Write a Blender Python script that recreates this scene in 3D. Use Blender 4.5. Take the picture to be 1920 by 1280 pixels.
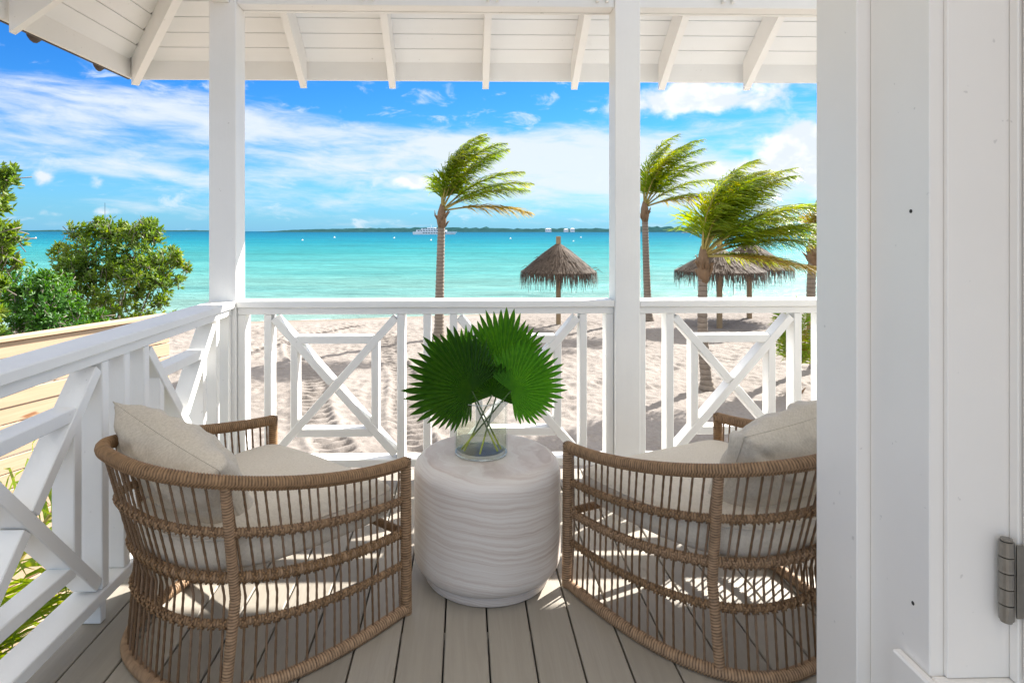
import bpy, math, random
import numpy as np
from mathutils import Vector, Matrix
for o in list(bpy.data.objects):
    bpy.data.objects.remove(o)
SC = bpy.context.scene
COL = SC.collection
R = math.radians
rnd = random.Random(7)

# ------------------------------------------------------------------ camera
F, CX, CY, H = 1150.0, 896.0, 433.5, 1.346
YAW = math.atan(26 / 1150)
cd = bpy.data.cameras.new('camera')
cd.sensor_width = 36
cd.lens = F / 1920 * 36
cd.shift_x = (960 - CX) / 1920
cd.shift_y = (CY - 640) / 1920
cd.clip_start = 0.05
cd.clip_end = 60000
cam = bpy.data.objects.new('camera', cd)
COL.objects.link(cam)
cam.location = (0, 0, H)
cam.rotation_euler = (R(90), 0, -YAW)
SC.camera = cam

def ray(px, py):
    u = (px - CX) / F
    v = (CY - py) / F
    ca, sa = math.cos(YAW), math.sin(YAW)
    return Vector((u * ca + sa, ca - u * sa, v))
def on_z(px, py, z):
    d = ray(px, py); t = (z - H) / d.z
    return Vector((d.x * t, d.y * t, z))
def at_y(px, py, y):
    d = ray(px, py); t = y / d.y
    return Vector((d.x * t, y, H + d.z * t))

# ------------------------------------------------------------------ light
SUN_AZ, SUN_EL = R(48), R(35)
SUN_DIR = Vector((math.sin(SUN_AZ) * math.cos(SUN_EL), math.cos(SUN_AZ) * math.cos(SUN_EL), math.sin(SUN_EL)))
sd = bpy.data.lights.new('sun', 'SUN')
sd.energy = 3.9
sd.angle = R(0.53)
sd.color = (1.0, 0.955, 0.885)
so = bpy.data.objects.new('sun', sd)
COL.objects.link(so)
so.rotation_euler = (-SUN_DIR).to_track_quat('-Z', 'Y').to_euler()
so.location = (20, 20, 30)
SKY_STRENGTH = 0.15
SC.view_settings.view_transform = 'Standard'
SC.view_settings.look = 'None'
SC.view_settings.gamma = 1
SC.view_settings.use_curve_mapping = False
SC.view_settings.exposure = 1.98
SC.cycles.use_denoising = True
SC.cycles.max_bounces = 10
SC.cycles.diffuse_bounces = 5
SC.cycles.glossy_bounces = 4
SC.cycles.transmission_bounces = 10
SC.cycles.transparent_max_bounces = 10
SC.cycles.sample_clamp_indirect = 6

# ------------------------------------------------------------------ node helpers
class Graph:
    def __init__(self, tree):
        self.t = tree
    def node(self, typ, **kw):
        n = self.t.nodes.new(typ)
        for k, v in kw.items():
            if k.startswith('in_'):
                self.set(n.inputs[k[3:]], v)
            elif k.startswith('i') and k[1:].isdigit():
                self.set(n.inputs[int(k[1:])], v)
            else:
                setattr(n, k, v)
        return n
    def set(self, sock, v):
        if isinstance(v, V): v = v.s
        if isinstance(v, bpy.types.NodeSocket): self.t.links.new(v, sock)
        else: sock.default_value = v
    def math(self, op, a, b=0.0, c=None):
        n = self.t.nodes.new('ShaderNodeMath'); n.operation = op
        self.set(n.inputs[0], a); self.set(n.inputs[1], b)
        if c is not None: self.set(n.inputs[2], c)
        return V(self, n.outputs[0])
    def noise(self, vec, scale=5, detail=4, rough=.5, dist=0.0):
        n = self.node('ShaderNodeTexNoise')
        self.set(n.inputs['Vector'], vec); self.set(n.inputs['Scale'], scale)
        n.inputs['Detail'].default_value = detail; n.inputs['Roughness'].default_value = rough
        n.inputs['Distortion'].default_value = dist
        return V(self, n.outputs['Fac'])
    def combine(self, x, y, z):
        n = self.node('ShaderNodeCombineXYZ', i0=x, i1=y, i2=z)
        return n.outputs[0]
    def sep(self, v):
        n = self.node('ShaderNodeSeparateXYZ'); self.set(n.inputs[0], v)
        return [V(self, o) for o in n.outputs]
    def ramp(self, fac, stops, interp='LINEAR'):
        n = self.node('ShaderNodeValToRGB'); self.set(n.inputs[0], fac)
        cr = n.color_ramp; cr.interpolation = interp
        while len(cr.elements) < len(stops): cr.elements.new(0.5)
        for e, (p, c) in zip(cr.elements, stops):
            e.position = p
            e.color = (c, c, c, 1) if isinstance(c, (int, float)) else (*c, 1)
        return n.outputs[0]
    def mix(self, fac, a, b, blend='MIX'):
        n = self.node('ShaderNodeMix', data_type='RGBA', blend_type=blend)
        self.set(n.inputs[0], fac)
        for i, v in ((6, a), (7, b)):
            self.set(n.inputs[i], (*v, 1) if isinstance(v, tuple) and len(v) == 3 else v)
        return n.outputs[2]
    def smooth(self, x, a, b):
        n = self.node('ShaderNodeMapRange', interpolation_type='SMOOTHSTEP')
        self.set(n.inputs[0], x); n.inputs[1].default_value = a; n.inputs[2].default_value = b
        return V(self, n.outputs[0])
    def bump(self, height, strength=.3, dist=.01):
        n = self.node('ShaderNodeBump'); self.set(n.inputs['Height'], height)
        n.inputs['Strength'].default_value = strength; n.inputs['Distance'].default_value = dist
        return n.outputs[0]
    def scaled(self, vec, s):
        n = self.node('ShaderNodeMapping'); self.set(n.inputs[0], vec)
        n.inputs['Scale'].default_value = s
        return n.outputs[0]
class V:
    def __init__(self, g, s): self.g, self.s = g, s
    def __add__(self, o): return self.g.math('ADD', self, o)
    __radd__ = __add__
    def __sub__(self, o): return self.g.math('SUBTRACT', self, o)
    def __rsub__(self, o): return self.g.math('SUBTRACT', o, self)
    def __mul__(self, o): return self.g.math('MULTIPLY', self, o)
    __rmul__ = __mul__
    def __truediv__(self, o): return self.g.math('DIVIDE', self, o)

def material(name):
    m = bpy.data.materials.new(name); m.use_nodes = True
    t = m.node_tree; g = Graph(t)
    b = t.nodes['Principled BSDF']
    return m, g, b
def obj_coord(g): return g.node('ShaderNodeTexCoord').outputs['Object']
def uv_coord(g): return g.node('ShaderNodeTexCoord').outputs['UV']
def world_pos(g): return g.node('ShaderNodeNewGeometry').outputs['Position']

# ------------------------------------------------------------------ sky
W = bpy.data.worlds.new('World'); SC.world = W; W.use_nodes = True
def build_sky():
    t = W.node_tree; g = Graph(t)
    bg = t.nodes['Background']
    sky = g.node('ShaderNodeTexSky', sky_type='NISHITA')
    sky.sun_disc = False
    sky.sun_elevation = SUN_EL; sky.sun_rotation = SUN_AZ
    sky.air_density = 1.0; sky.dust_density = 0.15; sky.ozone_density = 3.0
    d = g.node('ShaderNodeTexCoord').outputs['Generated']
    x, y, z = g.sep(d)
    az = g.math('ARCTAN2', x, y)
    el = g.math('ARCSINE', z)
    def gauss(ax, ex, sa, se, amp):
        a = (az - R(ax)) * (1 / R(sa)); e = (el - R(ex)) * (1 / R(se))
        return g.math('EXPONENT', (a * a + e * e) * -1.0) * amp
    el2 = el + az * 0.05
    # streaky layer cloud, fine horizontal structure
    v1 = g.combine(az * 5.0, el2 * 26.0, 0.0)
    n1 = g.noise(v1, 1.0, 8, .58, .35)
    v2 = g.combine(az * 11.0, el2 * 44.0, 4.7)
    n2 = g.noise(v2, 1.0, 7, .62, .6)
    streak = (n1 * .6 + n2 * .4 - .5) * 1.4 + .53
    bias = gauss(-33, 10.0, 13, 2.4, .30) + gauss(-17, 10.2, 12, 2.2, .28) + gauss(-2, 7.8, 11, 1.9, .30) + gauss(9, 7.4, 9, 2.2, .32) + gauss(0, 4.0, 14, 1.6, .10) \
        + gauss(22, 4.6, 16, 3.6, .36) + gauss(-5, 4.4, 30, 2.2, .20) + gauss(-20, 13.6, 8, .8, .16) + gauss(-30, 6, 18, 1.8, .16) \
        + gauss(60, 16, 30, 12, .2) + gauss(-90, 14, 40, 8, .2) + gauss(140, 30, 60, 25, .32) + gauss(-140, 30, 60, 25, .32) \
        - gauss(-33, 14.6, 14, 2.6, .35) - gauss(-6, 11.4, 14, 1.7, .30)
    m1 = g.smooth(streak + bias + g.smooth(el, R(18), R(40)) * .38, .56, 1.0)  # unseen overhead cloud cover added for whiter fill light
    # small broken wisps higher up
    v3 = g.combine(az * 16.0, el * 40.0, 9.1)
    n3 = g.noise(v3, 1.0, 8, .62, .5)
    m3 = g.smooth((n3 - .5) * 1.3 + .5 + gauss(4, 11.5, 14, 2.5, .08) + gauss(-26, 12.5, 10, 1.2, .10), .60, .85) * .7
    # cumulus puffs
    v4 = g.combine(az * 20.0, el * 26.0, 2.3)
    n4 = g.noise(v4, 1.0, 8, .55, .25)
    b4 = gauss(21.5, 11.6, 7.0, 1.9, .42) + gauss(28.8, 6.6, 3.3, 2.6, .46) + gauss(21, 5.6, 4.5, 1.4, .34) + gauss(35, 5.0, 5, 3, .4) \
        + gauss(-34.2, 4.0, 1.3, .8, .30) + gauss(-30.4, 3.9, 1.0, .8, .28) + gauss(-30, 1.6, 1.6, .6, .26) + gauss(-33.5, 1.3, 2, .5, .2) + gauss(-22, 4.0, 3, .9, .22) \
        + gauss(-5, 4.5, 3, .8, .26) + gauss(-14, 1.3, 2, .5, .18) + gauss(70, 14, 14, 7, .3) + gauss(-120, 12, 20, 6, .3) + gauss(170, 10, 30, 6, .3) \
        + gauss(14.6, 11.0, 1.6, .7, .16)
    m4 = g.smooth(n4 * .55 + b4, .43, .60)
    shade = g.noise(g.combine(az * 26.0, el * 34.0 + .5, 2.3), 1.0, 5, .5, .2)
    above = g.smooth(z, 0.0, 0.03)
    hs = g.node('ShaderNodeHueSaturation', in_Saturation=1.35, in_Value=1.0, in_Color=sky.outputs[0])
    base = g.mix(1.0, hs.outputs[0], (.092, .205, .315), 'MULTIPLY')
    # milky band right over the sea
    low = g.math('EXPONENT', (el * (1 / R(4.5))) * -1.0) * .8
    base = g.mix(low, base, (.38, .97, 1.56))
    hi = g.smooth(el, R(18), R(40))
    ccol = g.mix(hi, (1.50, 1.62, 1.74), (3.6, 3.5, 3.35))  # clouds above the view brightened to add fill light on the porch
    c1 = g.mix(m1 * .92, base, ccol)
    c3 = g.mix(m3, c1, (1.50, 1.66, 1.8))
    cum = g.mix(g.smooth(shade, .4, .68), (1.45, 1.58, 1.70), (2.0, 2.0, 2.0))
    c4 = g.mix(m4, c3, cum)
    t.links.new(c4, bg.inputs['Color'])
    bg.inputs['Strength'].default_value = SKY_STRENGTH
build_sky()

# ------------------------------------------------------------------ object helpers
def tag(o, label=None, cat=None, group=None, kind=None):
    if label: o['label'] = label
    if cat: o['category'] = cat
    if group: o['group'] = group
    if kind: o['kind'] = kind
    return o
def empty(name, loc=(0, 0, 0), rz=0.0):
    o = bpy.data.objects.new(name, None); COL.objects.link(o)
    o.location = loc; o.rotation_euler = (0, 0, rz); o.empty_display_size = .1
    return o
def mk_mesh(name, verts, faces, mat=None, smooth=False, uvs=None, sharp=None):
    me = bpy.data.meshes.new(name)
    verts = np.asarray(verts, np.float32).reshape(-1, 3)
    if isinstance(faces, np.ndarray):
        k = faces.shape[1]; n = len(faces)
        me.vertices.add(len(verts)); me.vertices.foreach_set('co', verts.ravel())
        me.loops.add(n * k); me.loops.foreach_set('vertex_index', faces.astype(np.int32).ravel())
        me.polygons.add(n)
        me.polygons.foreach_set('loop_start', np.arange(0, n * k, k, dtype=np.int32))
        me.update(calc_edges=True)
    else:
        me.from_pydata([tuple(v) for v in verts.tolist()], [], [tuple(q) for q in faces])
    if uvs is not None:
        uvs = np.asarray(uvs, np.float32)
        lay = me.uv_layers.new(name='UVMap')
        li = np.zeros(len(me.loops), np.int32); me.loops.foreach_get('vertex_index', li)
        lay.data.foreach_set('uv', uvs[li].ravel())
    if mat: me.materials.append(mat)
    me.polygons.foreach_set('use_smooth', [smooth] * len(me.polygons))
    me.validate(); me.update()
    if sharp is not None: me.set_sharp_from_angle(angle=R(sharp))
    return me
def link(name, me, parent=None, loc=None):
    o = bpy.data.objects.new(name, me); COL.objects.link(o)
    if parent: o.parent = parent
    if loc is not None: o.location = loc
    return o
def copy_tree(o, parent=None):
    c = o.copy(); COL.objects.link(c)
    if parent: c.parent = parent
    for ch in list(o.children):
        copy_tree(ch, c)
    return c

class MB:
    """collects shapes for one mesh"""
    def __init__(self): self.v, self.f, self.uv = [], [], []
    def add(self, vs, fs, uv=None):
        b = len(self.v)
        self.v += [tuple(p) for p in vs]
        self.f += [tuple(b + i for i in q) for q in fs]
        self.uv += list(uv) if uv is not None else [(0, 0)] * len(vs)
    def obox(self, c, ax, ay, az, hx, hy, hz, b=.003):
        c, ax, ay, az = Vector(c), Vector(ax), Vector(ay), Vector(az)
        b = min(b, hx * .45, hy * .45, hz * .45)
        idx, vs = {}, []
        for sx in (-1, 1):
            for sy in (-1, 1):
                for sz in (-1, 1):
                    for k, (x, y, z) in enumerate(((hx, hy - b, hz - b), (hx - b, hy, hz - b), (hx - b, hy - b, hz))):
                        idx[sx, sy, sz, k] = len(vs)
                        vs.append(c + ax * (sx * x) + ay * (sy * y) + az * (sz * z))
        fs = []
        P = ((-1, -1), (1, -1), (1, 1), (-1, 1))
        for s in (-1, 1):
            fs.append([idx[s, p, q, 0] for p, q in P]); fs.append([idx[p, s, q, 1] for p, q in P]); fs.append([idx[p, q, s, 2] for p, q in P])
        for s in (-1, 1):
            for q in (-1, 1):
                fs.append([idx[s, q, -1, 0], idx[s, q, 1, 0], idx[s, q, 1, 1], idx[s, q, -1, 1]])
                fs.append([idx[s, -1, q, 0], idx[s, 1, q, 0], idx[s, 1, q, 2], idx[s, -1, q, 2]])
                fs.append([idx[-1, s, q, 1], idx[1, s, q, 1], idx[1, s, q, 2], idx[-1, s, q, 2]])
        for sx in (-1, 1):
            for sy in (-1, 1):
                for sz in (-1, 1):
                    fs.append([idx[sx, sy, sz, k] for k in range(3)])
        out = []
        for q in fs:
            a = [vs[i] for i in q]
            n = (a[1] - a[0]).cross(a[2] - a[0])
            m = sum(a, Vector()) / len(a) - c
            out.append(q if n.dot(m) > 0 else q[::-1])
        self.add(vs, out)
        return self
    def box(self, x0, x1, y0, y1, z0, z1, b=.003):
        return self.obox(((x0 + x1) / 2, (y0 + y1) / 2, (z0 + z1) / 2), (1, 0, 0), (0, 1, 0), (0, 0, 1), abs(x1 - x0) / 2, abs(y1 - y0) / 2, abs(z1 - z0) / 2, b)
    def bar(self, p, q, up, w, t, b=.003):
        p, q = Vector(p), Vector(q); ax = (q - p); L = ax.length; ax.normalize()
        az = Vector(up); az = (az - ax * az.dot(ax)).normalized(); ay = az.cross(ax)
        return self.obox((p + q) / 2, ax, ay, az, L / 2, w / 2, t / 2, b)
    def tube(self, pts, rads, n=8, cap=True):
        pts = [Vector(p) for p in pts]
        if not hasattr(rads, '__len__'): rads = [rads] * len(pts)
        vs, fs, uv = [], [], []
        prev = None; s = 0
        for i, p in enumerate(pts):
            t = (pts[min(i + 1, len(pts) - 1)] - pts[max(i - 1, 0)]).normalized()
            if prev is None:
                a = Vector((0, 0, 1)) if abs(t.z) < .9 else Vector((1, 0, 0))
                u = t.cross(a).normalized()
            else:
                u = (prev - t * prev.dot(t)).normalized()
            prev = u; w = t.cross(u)
            if i: s += (p - pts[i - 1]).length
            for k in range(n):
                th = 2 * math.pi * k / n
                vs.append(p + (u * math.cos(th) + w * math.sin(th)) * rads[i]); uv.append((s, k / n))
        for i in range(len(pts) - 1):
            for k in range(n):
                a, b2 = i * n + k, i * n + (k + 1) % n
                fs.append((a, b2, b2 + n, a + n))
        if cap:
            fs.append(tuple(range(n))[::-1]); fs.append(tuple(range((len(pts) - 1) * n, len(pts) * n)))
        self.add(vs, fs, uv); return self
    def lathe(self, prof, n=48, c=(0, 0, 0), closed=False):
        vs, fs = [], []
        m = len(prof)
        for (r, z) in prof:
            for k in range(n):
                th = 2 * math.pi * k / n
                vs.append((c[0] + r * math.cos(th), c[1] + r * math.sin(th), c[2] + z))
        for i in range(m if closed else m - 1):
            j = (i + 1) % m
            for k in range(n):
                k2 = (k + 1) % n
                fs.append((i * n + k, i * n + k2, j * n + k2, j * n + k))
        if not closed:
            fs.append(tuple(range(n))[::-1]); fs.append(tuple(range((m - 1) * n, m * n)))
        self.add(vs, fs); return self
    def build(self, name, mat, parent=None, smooth=False, loc=None, sharp=None):
        return link(name, mk_mesh(name, self.v, self.f, mat, smooth, self.uv, sharp), parent, loc)

def resample(pts, step):
    pts = np.asarray(pts, float)
    s = np.concatenate([[0], np.cumsum(np.linalg.norm(np.diff(pts, axis=0), axis=1))])
    n = max(2, int(round(s[-1] / step)) + 1)
    q = np.linspace(0, s[-1], n)
    return np.stack([np.interp(q, s, pts[:, k]) for k in range(3)], 1), q
def wrapped_tube(pts, rad, pitch=.0062, n=12, amp=.075, ry=None, slant=1.0):
    """a tube wound with cord: the helical ridges are geometry"""
    P, s = resample(pts, pitch / 3.6)
    T = np.gradient(P, axis=0); T /= np.linalg.norm(T, axis=1)[:, None]
    up = np.array([0, 0, 1.0])
    U = np.cross(T, up)
    bad = np.linalg.norm(U, axis=1) < .25
    U[bad] = np.cross(T[bad], np.array([1.0, .2, 0]))
    U /= np.linalg.norm(U, axis=1)[:, None]
    Wv = np.cross(U, T)
    th = np.linspace(0, 2 * np.pi, n, endpoint=False)
    jit = np.random.RandomState(3).normal(0, .25, len(s))
    ph = 2 * np.pi * s[:, None] / pitch + slant * th[None] + np.convolve(jit, np.ones(9) / 9, 'same')[:, None]
    rr = 1 + amp * (np.abs(np.sin(ph / 2)) * 2 - 1.0)
    ry = rad if ry is None else ry
    V_ = P[:, None] + (U[:, None] * np.cos(th)[None, :, None] * rad + Wv[:, None] * np.sin(th)[None, :, None] * ry) * rr[..., None]
    m = len(P)
    i, k = np.meshgrid(np.arange(m - 1), np.arange(n), indexing='ij')
    k2 = (k + 1) % n
    Fq = np.stack([i * n + k, i * n + k2, (i + 1) * n + k2, (i + 1) * n + k], -1).reshape(-1, 4)
    caps_v = np.stack([P[0], P[-1]])
    uv = np.stack([np.repeat(s, n), np.tile(th / (2 * np.pi), m)], 1)
    return V_.reshape(-1, 3), Fq, uv

# ------------------------------------------------------------------ materials
def mat_paint(name, col=(.84, .835, .81), rough=.42, grain=.12, grime=.06):
    m, g, b = material(name)
    oc = obj_coord(g); wp = world_pos(g)
    n = g.noise(g.scaled(wp, (9, 9, 2.2)), 9.0, 6, .65)
    big = g.noise(wp, 2.1, 5, .6)
    c = g.mix(g.smooth(big, .35, .75), col, tuple(x * (1 - grime) for x in col))
    spots = g.noise(wp, 42.0, 2, .5)
    c = g.mix(g.smooth(spots, .735, .78) * .35, c, (.38, .36, .33))
    g.set(b.inputs['Base Color'], c)
    g.set(b.inputs['Roughness'], n * .25 + (rough - .1))
    fib = g.noise(g.scaled(oc, (70, 70, 3.5)), 1.0, 5, .65)
    g.set(b.inputs['Normal'], g.bump(n * .7 + fib * .6 + g.noise(wp, 60, 3, .6) * .3, grain * 1.8, .004))
    return m
M_PAINT = mat_paint('white_paint')
M_CEIL = mat_paint('ceiling_paint', (.83, .84, .835), .5, .06, .03)
M_DOOR = mat_paint('door_paint', (.89, .85, .79), .35, .02, .03)
def mat_deck():
    m, g, b = material('deck_wood')
    oc = g.node('ShaderNodeTexCoord').outputs['Object']
    r = g.node('ShaderNodeObjectInfo').outputs['Random']
    x, y, z = g.sep(oc)
    off = V(g, r) * 37.0
    v = g.combine(x * 26.0, y * 1.5 + off, off)
    grain = g.noise(v, 1.6, 7, .62, 1.2)
    blot = g.noise(g.combine(x * 4, y * 2.2 + off, off), 1.3, 5, .6)
    c = g.mix(grain, (.25, .22, .178), (.37, .335, .28))
    c = g.mix(g.smooth(blot, .45, .8) * .4, c, (.30, .27, .225))
    hs = g.node('ShaderNodeHueSaturation', in_Color=c, in_Value=V(g, r) * .34 + .86)
    kn = g.noise(g.combine(x * 9, y * 5 + off, off), 1.0, 2, .4)
    c2 = g.mix(g.smooth(kn, .74, .78) * .5, hs.outputs[0], (.14, .11, .08))
    g.set(b.inputs['Base Color'], c2)
    g.set(b.inputs['Roughness'], grain * .3 + .42)
    g.set(b.inputs['Normal'], g.bump(grain, .25, .004))
    return m
M_DECK = mat_deck()
def mat_simple(name, col, rough=.6, var=.25, scale=8.0, bump=.15, metal=0.0, spec=None):
    m, g, b = material(name)
    n = g.noise(obj_coord(g), scale, 5, .6)
    g.set(b.inputs['Base Color'], g.mix(n, tuple(x * (1 - var) for x in col), tuple(min(1, x * (1 + var)) for x in col)))
    b.inputs['Roughness'].default_value = rough; b.inputs['Metallic'].default_value = metal
    if spec is not None: b.inputs['Specular IOR Level'].default_value = spec
    if bump: g.set(b.inputs['Normal'], g.bump(n, bump, .01))
    return m
M_DARK = mat_simple('dark_shade', (.05, .045, .04), .9)  # near-black tone painted in for shade, as below the deck
M_JOIST = mat_simple('joist_wood', (.55, .52, .46), .8)
M_METAL = mat_simple('brushed_hinge_metal', (.30, .285, .26), .35, .2, 60, .05, 1.0)
M_TILE = mat_simple('dark_roof_tile', (.06, .045, .04), .55, .4, 18)
M_PINE = None
def mat_pine():
    m, g, b = material('raw_pine_plank')
    oc = obj_coord(g); r = V(g, g.node('ShaderNodeObjectInfo').outputs['Random'])
    x, y, z = g.sep(oc)
    gr = g.noise(g.combine(x * 1.2 + r * 20.0, y * 8, z * 34.0 + r * 9.0), 1.4, 6, .6, .9)
    c = g.mix(gr, (.40, .27, .16), (.58, .44, .30))
    kn = g.noise(g.combine(x * 3.2 + r * 31.0, r * 5.0, z * 9.0), 1.0, 2, .4)
    c = g.mix(g.smooth(kn, .69, .76), c, (.27, .12, .05))
    g.set(b.inputs['Base Color'], c); b.inputs['Roughness'].default_value = .65
    g.set(b.inputs['Normal'], g.bump(gr, .2, .005))
    return m
M_PINE = mat_pine()
def mat_rope(name, dark, light, ridges):
    m, g, b = material(name)
    uv = uv_coord(g); u, v, _ = g.sep(uv)
    n = g.noise(g.combine(u * 160.0, v * 3.0, 0.0), 1.0, 3, .6)
    n2 = g.noise(obj_coord(g), 55.0, 4, .6)
    f = n * .6 + n2 * .4
    if not ridges:
        f = f * .75 + g.math('SINE', (u * 110.0 + v * 2.0) * 6.2832) * .14 + .10
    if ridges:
        f = f * .8 + g.math('ABSOLUTE', g.math('SINE', (u * (1 / .0088) + v) * math.pi)) * .26 - .04  # cord grooves darkened in colour: painted shade plus some dirt
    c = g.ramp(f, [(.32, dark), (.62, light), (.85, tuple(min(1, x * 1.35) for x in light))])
    rr = V(g, g.node('ShaderNodeObjectInfo').outputs['Random'])
    hv = g.node('ShaderNodeHueSaturation', in_Color=c, in_Value=rr * .45 + .78, in_Saturation=1.08 - rr * .2)
    g.set(b.inputs['Base Color'], hv.outputs[0]); b.inputs['Roughness'].default_value = .62
    b.inputs['Specular IOR Level'].default_value = .3
    fib = g.noise(g.combine(u * 900.0 + v * 40.0, v * 60.0, 0.0), 1.0, 3, .6)
    g.set(b.inputs['Normal'], g.bump(fib + n2 * .5, .35, .0015))
    return m
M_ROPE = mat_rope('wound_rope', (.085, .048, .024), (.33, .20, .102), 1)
M_ROD = mat_rope('twisted_cord', (.09, .05, .026), (.26, .16, .088), 0)
def mat_fabric(name, a, c, scale=1500.0):
    m, g, b = material(name)
    oc = obj_coord(g); x, y, z = g.sep(oc)
    wx = g.math('SINE', (x + y * .4) * scale); wz = g.math('SINE', (z + y * .6) * scale); wy = g.math('SINE', (y - x * .4) * scale)
    weave = g.math('MAXIMUM', wx * wz, wy * wx) * .5 + .5
    n = g.noise(oc, 130.0, 4, .7)
    big = g.noise(oc, 6.0, 4, .6)
    f = weave * .3 + n * .7
    col = g.mix(g.smooth(f, .25, .75), a, c)
    col = g.mix(big * .35, col, tuple(q * .86 for q in a))
    g.set(b.inputs['Base Color'], col); b.inputs['Roughness'].default_value = .92
    b.inputs['Specular IOR Level'].default_value = .15
    b.inputs['Sheen Weight'].default_value = .15
    g.set(b.inputs['Normal'], g.bump(f, .5, .0025))
    return m
M_CUSH = mat_fabric('cushion_linen', (.60, .525, .415), (.82, .745, .63))
M_PILLOW = mat_fabric('pillow_linen', (.50, .43, .33), (.74, .665, .55), 1300.0)
def mat_table():
    m, g, b = material('banded_travertine')
    oc = obj_coord(g); x, y, z = g.sep(oc)
    warp = g.noise(oc, 2.2, 4, .5)
    warp2 = g.noise(oc, 9.0, 4, .6)
    h = z + (warp - .5) * .055 + (warp2 - .5) * .010 + x * .07
    b1 = g.noise(g.combine(x * 1.3, y * 1.3, h * 36.0), 1.0, 6, .68)
    b2 = g.noise(g.combine(x * 1.5, y * 1.5, h * 150.0), 1.0, 5, .65)
    f = b1 * .42 + b2 * .58
    c = g.ramp(f, [(.30, (.45, .36, .31)), (.41, (.565, .48, .425)), (.50, (.64, .575, .52)), (.59, (.70, .655, .605)), (.72, (.57, .49, .435))])
    pit = g.noise(g.combine(x * 2, y * 2, z * 5), 60.0, 2, .5)
    c = g.mix(g.smooth(pit, .70, .76) * .45, c, (.36, .29, .25))
    g.set(b.inputs['Base Color'], c)
    g.set(b.inputs['Roughness'], f * .2 + .42)
    g.set(b.inputs['Normal'], g.bump(f * .15 - g.smooth(pit, .68, .76) * .5, .05, .002))
    return m
M_TABLE = mat_table()
def mat_leaf(name, cols, trans=.35, rough=.45, scale=3.0, tcol=None):
    m, g, b = material(name)
    wp = world_pos(g)
    n = g.noise(wp, scale, 4, .7)
    n2 = g.noise(wp, scale * 9, 2, .6)
    c = g.ramp(n * .6 + n2 * .4, [(.28, cols[0]), (.5, cols[1]), (.72, cols[2])])
    g.set(b.inputs['Base Color'], c); b.inputs['Roughness'].default_value = rough
    tr = g.node('ShaderNodeBsdfTranslucent')
    hs = g.node('ShaderNodeHueSaturation', in_Color=c, in_Hue=.485, in_Saturation=1.1, in_Value=1.7)
    g.set(tr.inputs['Color'], hs.outputs[0])
    mx = g.node('ShaderNodeMixShader'); mx.inputs[0].default_value = trans
    out = m.node_tree.nodes['Material Output']
    m.node_tree.links.new(b.outputs[0], mx.inputs[1]); m.node_tree.links.new(tr.outputs[0], mx.inputs[2])
    m.node_tree.links.new(mx.outputs[0], out.inputs[0])
    return m
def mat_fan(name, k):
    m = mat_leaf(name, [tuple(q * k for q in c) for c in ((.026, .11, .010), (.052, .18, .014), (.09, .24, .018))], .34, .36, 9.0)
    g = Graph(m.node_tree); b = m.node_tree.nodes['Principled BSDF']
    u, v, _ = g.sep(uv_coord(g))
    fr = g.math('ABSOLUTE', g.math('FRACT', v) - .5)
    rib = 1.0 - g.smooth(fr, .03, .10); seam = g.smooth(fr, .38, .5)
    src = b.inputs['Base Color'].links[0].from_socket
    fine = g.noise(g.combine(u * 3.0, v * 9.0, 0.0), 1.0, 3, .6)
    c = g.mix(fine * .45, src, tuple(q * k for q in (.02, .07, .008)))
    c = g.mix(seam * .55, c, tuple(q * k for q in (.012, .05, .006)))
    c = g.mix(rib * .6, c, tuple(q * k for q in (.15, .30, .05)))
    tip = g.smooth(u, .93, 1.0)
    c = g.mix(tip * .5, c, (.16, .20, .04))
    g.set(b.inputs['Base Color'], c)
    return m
M_FAN = mat_fan('fan_leaf', 1.0); M_FANSHADED = mat_fan('fan_leaf_shaded', .55); M_FANLIT = mat_fan('fan_leaf_lit', 1.45)  # shaded and lit copies of one leaf: shading painted per leaf
M_PALM = mat_leaf('palm_frond', [(.055, .135, .010), (.16, .235, .015), (.38, .32, .025)], .55, .42, .9)
M_PALMDRY = mat_leaf('dry_frond', [(.20, .15, .025), (.33, .25, .03), (.22, .15, .07)], .35, .6, 1.2)
M_YOUNG = mat_leaf('young_frond', [(.07, .19, .015), (.17, .26, .02), (.42, .36, .03)], .42, .42, 2.2)
M_BUSH = mat_leaf('bush_leaf', [(.02, .085, .010), (.05, .16, .014), (.12, .22, .022)], .34, .5, 1.1)
M_BUSHB = mat_leaf('olive_leaf', [(.045, .115, .013), (.115, .20, .02), (.25, .27, .03)], .36, .5, 1.3)
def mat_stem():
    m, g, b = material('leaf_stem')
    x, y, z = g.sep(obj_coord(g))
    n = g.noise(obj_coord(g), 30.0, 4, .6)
    low = 1.0 - g.smooth(z + (n - .5) * .01, .045, .085)      # lit, refracted look under water painted as paler stalk ends
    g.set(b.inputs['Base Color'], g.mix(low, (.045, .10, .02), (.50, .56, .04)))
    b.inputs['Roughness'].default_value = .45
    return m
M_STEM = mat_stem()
M_RACHIS = mat_simple('frond_stalk', (.34, .27, .07), .55, .3, 6)
def mat_trunk():
    m, g, b = material('palm_trunk')
    oc = obj_coord(g); x, y, z = g.sep(oc)
    n = g.noise(oc, 5.0, 5, .65)
    ring = g.math('ABSOLUTE', g.math('SINE', (z + (n - .5) * .10) * 26.0))
    c = g.mix(n, (.15, .115, .085), (.33, .27, .215))
    c = g.mix((1.0 - g.smooth(ring, .0, .35)) * .75, c, (.075, .052, .036))
    g.set(b.inputs['Base Color'], c); b.inputs['Roughness'].default_value = .9
    g.set(b.inputs['Normal'], g.bump(ring + n, .6, .02))
    return m
M_TRUNK = mat_trunk()
M_SHEATH = mat_simple('palm_sheath', (.20, .125, .07), .9, .4, 11, .4)
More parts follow.
